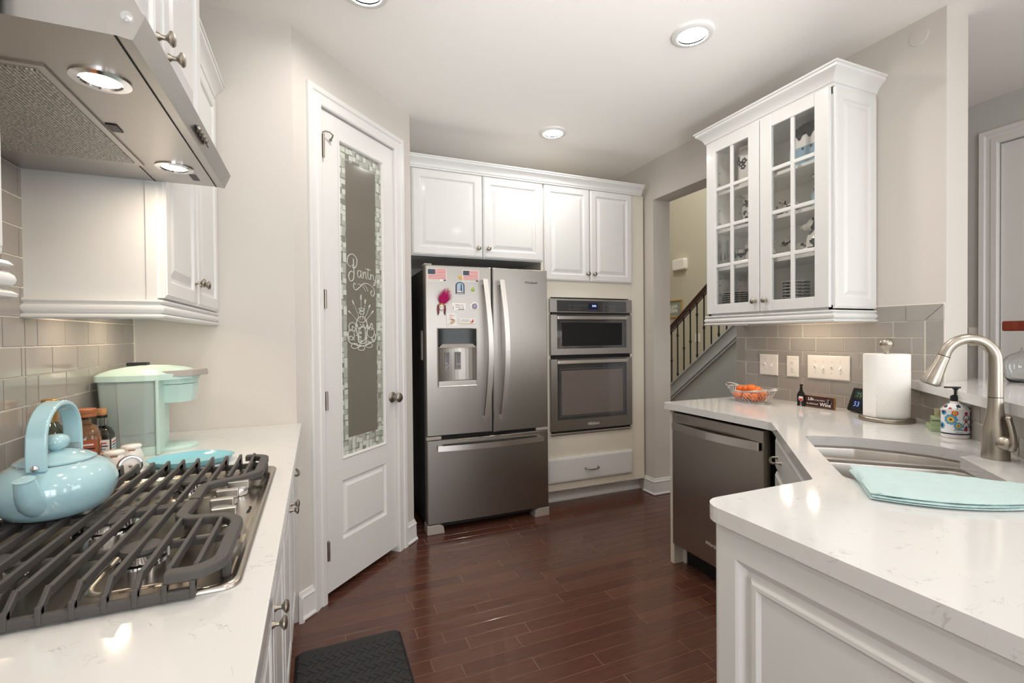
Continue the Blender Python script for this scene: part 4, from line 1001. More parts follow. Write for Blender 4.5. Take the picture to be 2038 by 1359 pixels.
# range hood
t = thing('range_hood', 'stainless steel under-cabinet range hood with two lit halogen lamps', 'range hood')
hy0, hy1 = .853, 1.597
pr = [(XL+.001, 1.760), (-.262, 1.760), (-.244, 1.757), (-.228, 1.796)]+[(-.228-.0*k, 0) for k in range(0)]
for k in range(7):
    u = k/6; pr.append((-.232-.068*u, 1.800+.084*math.sin(u*PI/2)))
pr.append((XL+.001, 1.884))
b = MB(); n = len(pr); b.add([(x, hy0, z) for x, z in pr]+[(x, hy1, z) for x, z in pr], [tuple(range(n-1, -1, -1)), tuple(range(n, 2*n))]+[(i, (i+1) % n, (i+1) % n+n, i+n) for i in range(n)])
hood = b.obj('canopy', stlhood, t, smooth=30)
MB().box(-.266, hy0+.001, 1.7590, -.2635, hy1-.001, 1.7603).box(-.4125, 1.001+.45, 1.7592, -.410, hy1, 1.7603).obj('panel_seam', dark, t)
fp = MB(); fp.prism([(-.672, .985), (-.672, 1.460), (-.398, 1.460), (-.398, .985)], 1.7565, 1.7605); fl_ = fp.obj('filter_frame', stlhood, t)
MB().box(-.662, 1.0, 1.7545, -.412, 1.440, 1.7566).obj('grease_filter', filt, t)
MB().box(-.394, 1.205, 1.7575, -.374, 1.245, 1.7601).obj('filter_latch', black, t, bev=.002)
for y in (1.008, 1.454):
    lp = MB().lathe([(.042, 0), (.042, -.003), (.030, -.0045), (.028, -.001)], (-.333, y, 1.7602), n=30, cap=False).obj('lamp_ring', chrome, t, smooth=40)
    MB().lathe([(.0, -.0005), (.028, -.0005)], (-.333, y, 1.7601), n=24, cap=False).obj('halogen_lens', hlens, lp)
b = MB().obox((-.2345, 1.25, 1.778), (0, 1, 0), (-.38, 0, .92), (1, 0, .41), .052, .011, .0012); co = b.obj('control_plate', black, t, bev=.001)
for k in range(4): MB().lathe([(.007, 0), (.0065, .006), (.003, .007)], (-.2335, 1.215+k*.023, 1.778), n=12, vec=(1, 0, -.41)).obj('control_button', nickel, co, smooth=40)
MB().lathe([(.0075, 0), (.0075, .002), (.001, .003)], (-.250, hy0, 1.790), 'y', 20).obj('round_badge', chrome, t)
g = MB()
for k in range(9): g.box(-.312+.0, 1.500+k*.006, 1.7588, -.296, 1.5030+k*.006, 1.7600)
g.obj('embossed_vent_slots', inkg, t)

# ================================================================== COOKTOP AND ITS GRATES
t = thing('gas_cooktop', 'stainless steel gas cooktop with black cast-iron grates and chrome knobs', 'cooktop', (0, 0, 0))
CX0, CX1, CY0, CY1 = -.655, -.118, .850, 1.600
b = MB(); rp = lambda ins, r: round_poly([(CX0+ins, CY0+ins), (CX1-ins, CY0+ins), (CX1-ins, CY1-ins), (CX0+ins, CY1-ins)], r, 5)
lv = [(0, .9255), (.0, .929), (.003, .9325), (.008, .9335), (.014, .931), (.018, .928)]; n = len(rp(0, .025))
for ins, z in lv: b.v += [(x, y, z) for x, y in rp(ins, .025)]
for i in range(len(lv)-1):
    for k in range(n): b.face((i*n+k, i*n+(k+1) % n, (i+1)*n+(k+1) % n, (i+1)*n+k))
b.face([(len(lv)-1)*n+k for k in range(n)]); b.obj('plate', steelplate, t, smooth=50)
# pressed wells around the burners
for (x, y, w_, h_) in ((-.255, 1.0, .085, .10), (-.255, 1.45, .085, .10)):
    q = MB(); pp = [round_poly([(x-w_+i_, y-h_+i_), (x+w_-i_, y-h_+i_), (x+w_-i_, y+h_-i_), (x-w_+i_, y+h_-i_)], .03, 4) for i_ in (0, .005, .010)]
    n = len(pp[0])
    for P_, z in zip(pp, (.9282, .9312, .9285)): q.v += [(u, v, z) for u, v in P_]
    for i in range(2):
        for k in range(n): q.face((i*n+k, i*n+(k+1) % n, (i+1)*n+(k+1) % n, (i+1)*n+k))
    q.obj('pressed_rim', steelplate, t, smooth=60)
for x, y, r in ((-.290, 1.010, .030), (-.505, 1.025, .042), (-.305, 1.440, .033), (-.515, 1.430, .036), (-.405, 1.220, .048)):
    q = MB().lathe([(r*1.25, 0), (r*1.2, .004), (r*.95, .007), (r*.92, .018), (r*.8, .020)], (x, y, .928), n=28).obj('burner_base', chrome, t, smooth=40)
    MB().lathe([(r*.7, .018), (r*1.02, .020), (r*1.08, .024), (r*1.0, .029), (r*.6, .031), (.001, .032)], (x, y, .928), n=28, cap=False).obj('burner_cap', iron, q, smooth=40)
    MB().lathe([(.002, 0), (.002, .016)], (x+r*1.25, y+.01, .930), n=6).obj('igniter', labelw, q)
for i, (x, y) in enumerate(((-.186, 1.150), (-.200, 1.217), (-.200, 1.284), (-.186, 1.350))):
    k = MB().lathe([(.020, 0), (.021, .003), (.0215, .014), (.019, .018), (.001, .0185)], (x, y, .929), n=26); kk = k.obj('control_knob', chrome, t, smooth=40)
    b = MB().box(x-.023, y-.0085, .944, x+.023, y+.0085, .963); b.obj('knob_grip', stlh, kk, bev=.002)
text('brand_lettering', 'Whirlpool', .010, inkk, t, lambda x, y, d: (-.145-y, 1.20+x, .9285+d))
GZ = .962; GT = .0037
def grate(far):
    g = MB(); y0, y1 = (.838, 1.214) if not far else (1.220, 1.600)
    xs = [-.1785-.0357*k for k in range(13)]
    yn, yf_ = (y0+.008, y1)
    for x in xs:
        if x < -.63: continue
        a, b_ = y0, y1
        if x > -.235:           # fingers shortened by the knob bay
            if not far: b_ = 1.085
            else: a = 1.385
        if not far:             # near end sweeps down to the rail
            g.obox((x, (a+.030+b_)/2, GZ), (1, 0, 0), (0, 1, 0), (0, 0, 1), GT, (b_-a-.030)/2, .0075)
            g.obox((x, a+.017, GZ-.006), (1, 0, 0), (0, 1, .75), (0, -.75, 1), GT, .020, .006)
            g.obox((x, a+.004, GZ-.020), (1, 0, 0), (0, 1, 0), (0, 0, 1), GT, .0055, .013)
        else:                   # far end rises to a point and drops behind
            g.obox((x, (a+b_-.02)/2, GZ), (1, 0, 0), (0, 1, 0), (0, 0, 1), GT, (b_-a-.02)/2, .0075)
            yz_ = [(b_-.055, GZ+.0070), (b_-.055, GZ-.007), (b_-.022, GZ-.007), (b_-.006, GZ-.030), (b_+.012, GZ-.030), (b_+.010, GZ-.010), (b_+.004, GZ+.012)]
            n = len(yz_); g.add([(x-GT, y, z) for y, z in yz_]+[(x+GT, y, z) for y, z in yz_], [tuple(range(n)), tuple(range(2*n-1, n-1, -1))]+[(i, (i+1) % n, (i+1) % n+n, i+n) for i in range(n)])
    def barpath(pts, w_=.0085, h_=.008, z=GZ):
        N = len(pts); Q = [pts[0]]
        for i in range(1, N-1):
            p, a_, c_ = Vector(pts[i]), Vector(pts[i-1]), Vector(pts[i+1]); d_ = min((a_-p).length, (c_-p).length)*.42
            A, B_ = p+(a_-p).normalized()*d_, p+(c_-p).normalized()*d_
            for k in range(5): t_ = k/4; Q.append(tuple(A*(1-t_)**2+p*2*t_*(1-t_)+B_*t_**2))
        Q.append(pts[-1]); c2 = .0022
        g.sweep(Q, [(-w_, z-h_), (w_, z-h_), (w_, z+h_-c2), (w_-c2, z+h_), (-w_+c2, z+h_), (-w_, z+h_-c2)])
    if not far:
        barpath([(-.64, y0+.006), (-.175, y0+.006)], .006, .007, GZ-.026)
        barpath([(-.215, y0+.012), (-.175, y0+.010), (-.1475, y0+.035), (-.1475, 1.052), (-.175, 1.088), (-.240, 1.098), (-.256, 1.120), (-.254, 1.212)], .0108)
        barpath([(-.62, y0+.004), (-.62, y1)], .007); barpath([(-.62, y1-.004), (-.25, y1-.004)], .006, .007, GZ-.008); barpath([(-.62, 1.025), (-.14, 1.025)], .005, .007, GZ-.016)
    else:
        barpath([(-.254, 1.222), (-.256, 1.322), (-.235, 1.345), (-.175, 1.375), (-.1475, 1.405), (-.1475, 1.575), (-.175, 1.598), (-.20, 1.600)], .0108)
        barpath([(-.62, 1.604), (-.158, 1.604)], .006, .008, GZ-.026)
        barpath([(-.62, y0), (-.62, y1)], .007); barpath([(-.62, y0+.004), (-.25, y0+.004)], .006, .007, GZ-.008); barpath([(-.62, 1.43), (-.14, 1.43)], .005, .007, GZ-.016)
    for fx, fy in ((-.60, y0+.02), (-.60, y1-.02), (-.145, .9 if not far else 1.54), (-.26, 1.2 if not far else 1.24)): g.lathe([(.008, -.036), (.009, -.008)], (fx, fy, GZ), n=10)
    return g
for far, lb in ((False, 'nearer'), (True, 'farther')):
    grate(far).obj('cooktop_grate', iron, t, bev=.0022, seg=2)

# ---- kettle
KX, KY = -.492, 1.235
t = thing('tea_kettle', 'pale aqua enamel tea kettle standing on the cooktop grate', 'kettle', (KX, KY, GZ+.0078), math.atan2(-1, .0))     # local +x = spout
pf = [(.050, 0), (.060, .001), (.075, .008), (.088, .024), (.096, .046), (.097, .060), (.092, .078), (.080, .094), (.066, .103), (.060, .105)]
MB().lathe(pf, n=48).obj('body', aqua, t, smooth=60)
MB().lathe([(.061, .104), (.063, .1045), (.061, .106)], n=48, cap=False).obj('rim_band', chrome, t, smooth=60)
MB().lathe([(.062, .106), (.0625, .109), (.050, .117), (.030, .123), (.012, .126), (.001, .1265)], n=48).obj('lid', aqua, t, smooth=60)
MB().lathe([(.008, .124), (.010, .128), (.019, .134), (.0215, .144), (.019, .153), (.010, .158), (.001, .159)], n=24).obj('lid_knob', aqua, t, smooth=60)
b = MB(); sp = [(.070, 0, .040, .026), (.088, 0, .050, .0235), (.102, 0, .066, .0195), (.110, 0, .084, .0165), (.114, 0, .096, .0150)]
b.tube([s_[:3] for s_ in sp], .02, 20, rr=[s_[3] for s_ in sp], flat=(1.0, 1.0)); b.obj('spout', aqua, t, smooth=50)
MB().lathe([(.0150, -.001), (.0158, .002), (.011, .003)], (.115, 0, .096), n=20, vec=(.25, 0, 1)).obj('spout_whistle', aqua, t, smooth=50)
MB().box(.066, -.014, .090, .0705, .014, .128).obj('handle_bracket', chrome, t, bev=.001); MB().box(-.0705, -.014, .090, -.066, .014, .128).obj('handle_bracket', chrome, t, bev=.001)
pts = [(.073, 0, .100)]+[(.073+.0*k, 0, .105+.012*k) for k in range(1, 3)]
for k in range(15): a = PI*k/14; pts.append((.072*math.cos(a), 0, .150+.072*math.sin(a)**.9 if 0 < k < 14 else .150))
pts += [(-.073, 0, .129), (-.073, 0, .117), (-.073, 0, .104)]
b = MB(); N = len(pts)
for i, p in enumerate(pts):
    q0, q1 = Vector(pts[max(i-1, 0)]), Vector(pts[min(i+1, N-1)]); tn = (q1-q0).normalized(); nr = Vector((tn.z, 0, -tn.x)); hw = .016; ht = .0048
    for sy, sn in ((-hw, -ht), (hw, -ht), (hw, ht), (-hw, ht)): b.v.append(tuple(Vector(p)+Vector((0, sy, 0))+nr*sn))
    if i:
        o = (i-1)*4
        for k in range(4): b.face((o+k, o+(k+1) % 4, o+4+(k+1) % 4, o+4+k))
b.face((0, 1, 2, 3)); b.face(((N-1)*4+3, (N-1)*4+2, (N-1)*4+1, (N-1)*4)); hd = b.obj('handle', aqua, t, smooth=60, bev=.003)
for s_ in (1, -1): MB().lathe([(.007, 0), (.006, .0035), (.001, .0045)], (.0775*s_, 0, .108), n=14, vec=(s_, 0, 0)).obj('rivet', chrome, hd, smooth=50)

# ---- single-serve coffee machine
t = thing('coffee_maker', 'mint green pod coffee maker with a clear water tank in the corner', 'coffee maker', (-.585, 2.06, .9253), 0)
# local: +x towards the room (front), -y towards the viewer
b = MB(); tp = [(-.075, -.115), (-.02, -.128), (.045, -.130), (.080, -.122), (.080, -.062), (-.075, -.062)]; tp2 = [(-.092, -.105), (-.03, -.124), (.045, -.128), (.080, -.122), (.080, -.062), (-.092, -.062)]
def loft(b, polys, zs, cap=True):
    n = len(polys[0]); o = len(b.v)
    for P_, z in zip(polys, zs): b.v += [(x, y, z) for x, y in P_]
    for i in range(len(zs)-1):
        for k in range(n): b.face((o+i*n+k, o+i*n+(k+1) % n, o+(i+1)*n+(k+1) % n, o+(i+1)*n+k))
    if cap: b.face([o+k for k in range(n-1, -1, -1)]); b.face([o+(len(zs)-1)*n+k for k in range(n)])
    return b
rpl = lambda P_, r: round_poly(P_, r, 4)
loft(MB(), [rpl(tp, .02), rpl(tp2, .02)], [.032, .268]).obj('water_tank', mintw, t, smooth=40)
loft(MB(), [rpl(tp, .02), rpl(tp, .02)], [.0, .031]).obj('tank_base', mint, t, smooth=40)
tank_seam = MB(); tank_seam.tube([(-.018, -.1300, .03), (-.030, -.1262, .265)], .0012, 6).tube([(-.07, -.119, .075), (.0, -.1318, .075), (.078, -.1255, .078)], .0010, 6); tank_seam.obj('tank_rib', greyp, t)
b = MB(); b.box(.076, -.128, .0, .086, -.055, .262); b.obj('front_rib', mint, t, bev=.003)
body = [(-.08, -.060), (.060, -.060), (.072, -.03), (.072, .05), (.060, .085), (-.08, .085)]
loft(MB(), [rpl(body, .015), rpl(body, .015)], [0, .265]).obj('body', mint, t, smooth=40)
hp_ = [(.02, -.075), (.135, -.062), (.165, -.03), (.170, .02), (.165, .055), (.135, .08), (.02, .085)]; hp0 = [(x*.93+.005, y*.88) for x, y in hp_]
loft(MB(), [rpl(hp0, .02), rpl(hp_, .02), rpl(hp_, .02)], [.168, .205, .232]).obj('brew_head', mint, t, smooth=40)
loft(MB(), [rpl([(x*1.02, y*1.05) for x, y in hp_], .02)]*2, [.234, .252]).obj('brew_head_band', mint, t, smooth=40)
# domed lid + grey handle
b = MB(); lidp = [(-.097, -.112), (-.03, -.131), (.05, -.134), (.088, -.125), (.172, -.070), (.182, .0), (.165, .075), (.06, .092), (-.097, .092)]; lp_ = rpl(lidp, .02)
cc_ = Vector((.03, -.02))
def shr(P_, k): return [(cc_.x+(x-cc_.x)*k, cc_.y+(y-cc_.y)*k) for x, y in P_]
loft(b, [lp_, lp_, shr(lp_, .9), shr(lp_, .7), shr(lp_, .4), shr(lp_, .12)], [.253, .272, .281, .291, .299, .302]); b.obj('lid', mint, t, smooth=50)
b = MB(); gp_ = rpl([(.05, -.075), (.10, -.113), (.175, -.080), (.205, -.02), (.21, .02), (.16, .03), (.08, -.02)], .02); loft(b, [gp_, shr(gp_, .98)], [.262, .2835]); b.obj('lid_handle', greyp, t, bev=.002)
MB().box(-.03, -.035, .300, .03, .0, .312).obj('button_panel', black, t, bev=.003)
trp = [(.05+.095*math.cos(a), .0+.075*math.sin(a)) for a in [2*PI*k/32 for k in range(32)]]; trp = [(x+.03, y-.01) for x, y in trp]
loft(MB(), [trp, trp, shr(trp, .97)], [.0, .010, .013]).obj('drip_tray', mint, t, smooth=50)

# ---- bottles and jars in the corner
t = thing('wine_bottle', 'wine bottle with a gold foil neck behind the kettle handle', 'bottle', (-.655, 1.615, .9253))
MB().lathe([(.034, 0), (.036, .004), (.036, .13), (.030, .155), (.016, .175), (.0145, .18)], n=28).obj('body', mat('green_bottle_glass', C(40, 48, 30), .06, spec=.7), t, smooth=50)
MB().lathe([(.0150, .165), (.0155, .20), (.0165, .205), (.0165, .226), (.016, .228), (.0165, .230), (.0165, .236), (.014, .238)], n=28).obj('foil', goldf, t, smooth=40)
def sqbottle(name, label, loc, w_, h_, hn, capm, capr, caph, glassm, liquid, labm, inks, rz):
    t = thing(name, label, 'bottle', loc, rz)
    P_ = round_poly([(-w_, -w_), (w_, -w_), (w_, w_), (-w_, w_)], w_*.3, 4)
    k = lambda q: [(x*q, y*q) for x, y in P_]
    loft(MB(), [k(.95), k(1), k(1), k(.75), k(.38), k(.36)], [0, .004, h_, h_+.018, h_+.028, h_+hn]).obj('body', glassm, t, smooth=40)
    if liquid: loft(MB(), [k(.9), k(.92)], [.005, h_*.8]).obj('liquid', liquid, t, smooth=40)
    lb = MB().box(-w_*.86, -w_-.0008, h_*.22, w_*.86, -w_+.0002, h_*.86).box(w_-.0002, -w_*.86, h_*.22, w_+.0008, w_*.86, h_*.86).obj('label', labm, t)
    b = MB()
    for j in range(5):
        z = h_*(.30+.105*j); b.box(-w_*.7, -w_-.0012, z, w_*(.7-.1*(j % 3)), -w_-.0006, z+.004, j % len(inks)); b.box(w_+.0006, -w_*.7, z, w_+.0012, w_*(.7-.1*(j % 2)), z+.004, j % len(inks))
    b.obj('label_printing', inks, lb)
    MB().lathe([(capr*.92, 0), (capr, .002), (capr, caph-.002), (capr*.92, caph)], (0, 0, h_+hn+.001), n=24).obj('stopper', capm, t, smooth=40)
    MB().lathe([(.0135, -.004), (.0135, .004)], (0, 0, h_+hn-.002), n=20).obj('neck_ring', black, t)
sqbottle('spirit_bottle', 'amber square bottle with a wide wooden cap and red label', (-.640, 1.782, .9253), .032, .115, .048, woodcap, .026, .024, whisky, None, mat('label_rust', C(176, 92, 66), .5), [inkk, labelw, inkk], .25)
sqbottle('cork_bottle', 'clear glass bottle with a cork stopper beside the coffee maker', (-.640, 1.895, .9253), .028, .088, .062, cork, .0125, .022, glass, mat('clear_spirit', C(230, 236, 236), .02, trans=1, ior=1.2), labelw, [inkb, inkr, inkbl], .1)
def shaker(label, loc):
    t = thing('ceramic_jar', label, 'jar', loc, group='white ceramic jars')
    MB().lathe([(.020, 0), (.024, .003), (.030, .018), (.031, .030), (.026, .046), (.022, .052), (.026, .058)], n=28).obj('body', ceram, t, smooth=50)
    MB().lathe([(.0265, .058), (.0265, .062), (.022, .066), (.001, .067)], n=28).obj('lid', ceram, t, smooth=50)
    MB().tube([(.0, -.0255, .052), (.008, -.0245, .052), (.016, -.020, .052)], .0015, 6).obj('rust_mark', woodcap, t)
shaker('white ceramic lidded jar nearer the kettle, behind the dial timer', (-.560, 1.735, .9253)); shaker('white ceramic lidded jar touching the coffee maker', (-.540, 1.81, .9253))
t = thing('kitchen_timer', 'chrome-rimmed round dial timer leaning behind the cooktop', 'timer', (-.505, 1.672, .926))
nv = Vector((.42, -.90, .14))
MB().lathe([(.026, 0), (.029, .003), (.029, .024), (.027, .030), (.024, .030), (.023, .026)], (0, .0, .030), n=32, vec=nv, cap=False).obj('rim', chrome, t, smooth=40)
MB().lathe([(.024, .024), (.001, .0245)], (0, 0, .030), n=32, vec=nv, cap=False).obj('dial', ceram, t)
MB().lathe([(.028, 0), (.001, 0)], (0, 0, .030), n=32, vec=nv, cap=False).obj('back_plate', chrome, t)
MB().lathe([(.004, .0246), (.004, .029), (.001, .030)], (0, 0, .030), n=12, vec=nv).obj('pointer', darkn, t)
t = thing('spoon_rest', 'turquoise oval ceramic spoon rest on the counter beyond the cooktop', 'spoon rest', (-.372, 1.765, .9253), -.08)
b = MB(); n = 40
for r_, z in ((.55, 0), (.9, .003), (1.0, .020), (1.03, .0205), (.97, .018), (.85, .007), (.5, .005)):
    for k in range(n):
        a = 2*PI*k/n; b.v.append((.105*r_*math.cos(a)*(1+.12*math.cos(2*a)), .085*r_*math.sin(a), z))
for i in range(6):
    for k in range(n): b.face((i*n+k, i*n+(k+1) % n, (i+1)*n+(k+1) % n, (i+1)*n+k))
b.face([k for k in range(n-1, -1, -1)]); b.face([6*n+k for k in range(n)]); b.obj('dish', turq, t, smooth=60)

# ---- faucet
fx, fy = ab(1.923, .828)
t = thing('kitchen_faucet', 'brushed nickel pull-down gooseneck faucet behind the sink', 'faucet', (fx, fy, .9253), math.atan2(1, -1))    # local +x points over the sink
MB().lathe([(.0335, 0), (.0335, .004), (.0325, .03), (.0325, .07), (.030, .095), (.022, .130), (.0185, .165), (.0178, .190)], n=40).obj('base', nickel, t, smooth=40)
pts = [(0, 0, .190), (0, 0, .24), (0, 0, .285)]; R0 = .064
for k in range(1, 17): a = PI*k/16*.93; pts.append((R0-R0*math.cos(a), 0, .302+R0*1.10*math.sin(a)))
lx, lz = pts[-1][0], pts[-1][2]
MB().tube(pts, .0160, 24, rr=[.0178-.0018*min(1, i/8) for i in range(len(pts))]).obj('spout', nickel, t, smooth=50)
dv = (Vector(pts[-1])-Vector(pts[-2])).normalized(); dv = Vector((dv.x+.10, 0, dv.z)).normalized()
hd = MB().lathe([(.0162, 0), (.0168, .004), (.0185, .03), (.0235, .07), (.0265, .092), (.026, .096), (.022, .097)], (lx, 0, lz), n=32, vec=dv).obj('spray_head', nickel, t, smooth=40)
MB().lathe([(.021, .0965), (.020, .099), (.001, .099)], (lx, 0, lz), n=28, vec=dv).obj('spray_face', darkn, hd)
MB().lathe([(.0165, -.001), (.0169, .000), (.0165, .0012)], (lx, 0, lz), n=28, vec=dv, cap=False).obj('joint_ring', dark, t); MB().lathe([(.0179, .1895), (.0182, .1905), (.0179, .1915)], n=32, cap=False).obj('joint_ring', dark, t)
# side lever: mounted towards the right of the viewer (local +y? )
sv = Vector((-.35, .94, -.05)).normalized()     # local
hb = MB().lathe([(.022, .008), (.0235, .022), (.023, .036), (.019, .046), (.012, .052), (.001, .054)], (0, 0, .055), n=28, vec=sv).obj('valve_housing', nickel, t, smooth=40)
p0 = Vector((0, 0, .055))+sv*.050
pts = [p0+Vector((0, 0, -.012)), p0+sv*.006+Vector((0, 0, .0)), p0+sv*.004+Vector((0, 0, .03)), p0-sv*.002+Vector((0, 0, .055)), p0-sv*.010+Vector((0, 0, .078))]
MB().tube(pts, .008, 14, rr=[.0105, .011, .0085, .008, .0085], flat=(1, .8)).ellipsoid(pts[-1], (.0085, .0085, .008)).ellipsoid(pts[0], (.0105, .0105, .009)).obj('lever', nickel, t, smooth=60)

# soap dispenser pump hole cap at the right edge
t = thing('sink_soap_pump', 'small nickel soap pump cut off by the right edge of the picture', 'dispenser', (*ab(1.722, .825), .9253))
MB().lathe([(.018, 0), (.018, .006), (.011, .010), (.010, .04), (.014, .044), (.013, .052), (.001, .054)], n=24).obj('pump', nickel, t, smooth=40)

# ---- floral soap bottle
sx, sy = 2.205, .990
t = thing('soap_bottle', 'white hand-soap bottle with floral print and a black pump', 'bottle', (sx, sy, .9253), -.62-PI/2*0)
MB().lathe([(.040, 0), (.043, .003), (.0438, .012)], n=40, sx=1, sy=.74).obj('base', ceram, t, smooth=50)
bd = MB().lathe([(.0438, .0122), (.0438, .102)], n=40, sx=1, sy=.74).obj('body', mat('bottle_white', C(236, 238, 240), .25), t, smooth=50)
MB().lathe([(.0442, .014), (.0442, .0195)], n=40, sx=1, sy=.74, cap=False).obj('lower_band', inkb, bd, smooth=50)
MB().lathe([(.0446, .102), (.0450, .105), (.0446, .108)], n=40, sx=1, sy=.74).obj('shoulder_rim', ceram, t, smooth=50)
MB().lathe([(.0425, .108), (.036, .118), (.026, .126), (.018, .129)], n=40, sx=1, sy=.76, cap=False).obj('printed_shoulder', floral, t, smooth=50)
MB().lathe([(.016, .126), (.016, .136)], n=24).obj('neck', ceram, t, smooth=50)
MB().lathe([(.0155, .136), (.0155, .154), (.012, .155), (.012, .158), (.005, .158), (.005, .176), (.008, .180), (.012, .186)], n=24).box(-.034, -.006, .184, .014, .006, .190).obj('pump', black, t, smooth=40)
# printed flowers and scrolls following the oval body
def onb(th, z, lift=.0004): return (( .0438+lift)*math.cos(th), (.0438*.74+lift)*math.sin(th), z)
petals = MB()
def disc(th, z, r, m, n=10, lift=.0005):
    o = len(petals.v); petals.v.append(onb(th, z, lift))
    for k in range(n):
        a = 2*PI*k/n; petals.v.append(onb(th+r*math.cos(a)/.040, z+r*math.sin(a), lift))
    for k in range(n): petals.face((o, o+1+k, o+1+(k+1) % n), m)
TH0 = -PI/2
for base in (-1.15, 1.9):
    for fx_, fz, R_, pm, cm in ((-.15, .070, .020, 2, 3), (-.50, .045, .013, 2, 0), (-.02, .094, .010, 4, 3), (.08, .048, .013, 2, 3), (-.42, .096, .012, 2, 0)):
        for k in range(9): a = 2*PI*k/9; disc(TH0+base+.75+fx_*2.2+R_*.72*math.cos(a)/.04, fz+R_*.72*math.sin(a), R_*.30, pm, 8, .0005)
        disc(TH0+base+.75+fx_*2.2, fz, R_*.52, cm, 12, .0008); disc(TH0+base+.75+fx_*2.2, fz, R_*.2, 0, 8, .001)
for base in (.35, .95, 3.3, 3.9):
    for z, r, m in ((.094, .006, 5), (.088, .0035, 5), (.034, .006, 5), (.040, .0035, 5), (.064, .005, 1)): disc(TH0+base, z, r, m)
    for s_ in (-1, 1):
        petals.cm = 0
        for zc in (.078, .050): petals.tube([onb(TH0+base+s_*(.05+.18*math.sin(q)), zc+.010*math.cos(q*1.3), .0007) for q in [k*.5 for k in range(8)]], .0009, 4)
petals.obj('printed_flowers', [inkb, inkr, inkbl, inky, inko, inkm], bd)
me_ = text('printed_lettering', 'JASMINE', .0085, inkk, bd, lambda x, y, d: onb(TH0-.05+x/.040-.45, .030+y, .0006+d))
text('printed_lettering', 'hand soap', .0050, inkg, bd, lambda x, y, d: onb(TH0+x/.040-.40, .0225+y, .0006+d))
# green boxes behind it
t = thing('soap_box', 'green soap box lying behind the floral bottle, underneath', 'box', (2.318, 1.092, .9253), .6); MB().box(-.055, -.035, 0, .055, .035, .020).obj('carton', mat('sage_green_card', C(160, 176, 138), .6), t, bev=.001)
t = thing('soap_box', 'green soap box stacked on another behind the floral bottle', 'box', (2.322, 1.090, .9455), .5); MB().box(-.045, -.03, 0, .045, .03, .030).obj('carton', MATS['sage_green_card'], t, bev=.001); MB().box(-.046, -.0305, .020, .046, .0305, .0225).obj('black_band', inkk, t)
t = thing('tag_card', 'small cream card with a gold mark standing on the green boxes', 'card', (2.335, 1.10, .9758), -.75); MB().box(-.016, -.0015, 0, .016, .0015, .034).obj('card', mat('cream_card', C(206, 198, 160), .7), t); MB().tube([(-.006, -.002, .008), (.0, -.002, .015), (-.002, -.002, .022), (.006, -.002, .026)], .0012, 5).obj('gold_mark', goldf, t)

# ---- paper towel holder
t = thing('paper_towel_holder', 'brushed steel paper towel stand with a ball top', 'paper towel holder', (2.362, 1.308, .9253))
MB().lathe([(.100, 0), (.102, .002), (.102, .014), (.100, .017), (.095, .0185), (.001, .0185)], n=56).obj('base', nickel, t, smooth=40)
MB().lathe([(.006, .018), (.006, .31)], n=16).obj('rod', nickel, t, smooth=40)
MB().lathe([(.012, .300), (.012, .318), (.014, .321), (.020, .328), (.0255, .338), (.0262, .346), (.023, .357), (.014, .365), (.001, .367)], n=32).obj('ball_finial', nickel, t, smooth=60)
t = thing('paper_towel_roll', 'white paper towel roll on the steel stand', 'paper towel', (2.362, 1.308, .9442))
MB().lathe([(.020, 0), (.082, 0), (.084, .003), (.084, .277), (.082, .280), (.020, .280)], n=64).obj('roll', paper, t, smooth=40)
b = MB()
for k in range(9):
    a = PI*1.02-.1*k; r_ = .0845+.0006*k; b.v += [(r_*math.cos(a), r_*math.sin(a), .001), (r_*math.cos(a), r_*math.sin(a), .279)]
    if k: o = (k-1)*2; b.face((o, o+2, o+3, o+1))
b.obj('loose_sheet', paper, t, smooth=60)

# ---- weather display
t = thing('weather_station', 'black digital weather station leaning on the tile, reading 53', 'clock', (2.452, 1.478, .9253), -PI/2-.28)
b = MB(); c_ = math.cos(.30); s__ = math.sin(.30)
def tilt(x, y, z): return (x, y*c_+z*s__, z*c_-y*s__+.004)
b.prismv(round_poly([(-.066, .0), (.060, .0), (.054, .118), (-.060, .118)], .010, 4), -.010, .012); b.v = [tilt(*p) for p in b.v]; b.obj('case', black, t, bev=.002)
b = MB().box(-.044, -.0112, .014, .046, -.009, .106); b.v = [tilt(*p) for p in b.v]; sc_ = b.obj('screen', mat('lcd_screen', C(20, 24, 38), .12, spec=.7), t)
b = MB().box(-.040, -.0116, .066, .042, -.0112, .101); b.v = [tilt(*p) for p in b.v]; b.obj('green_panel', mat('lcd_green', C(40, 54, 50), .2), sc_)
text('display_digits', '75', .034, mat('lcd_green_digits', C(86, 120, 92), .4, emit=C(70, 100, 80), estr=.25), sc_, lambda x, y, d: tilt(-.030+x, -.0118-d*.3, .072+y))
text('display_digits', '53', .034, mat('lcd_blue_digits', C(120, 150, 220), .4, emit=C(110, 140, 220), estr=.7), sc_, lambda x, y, d: tilt(-.032+x, -.0118-d*.3, .026+y))
b = MB().box(-.03, .012, 0, .03, .045, .006); b.obj('foot', black, t)

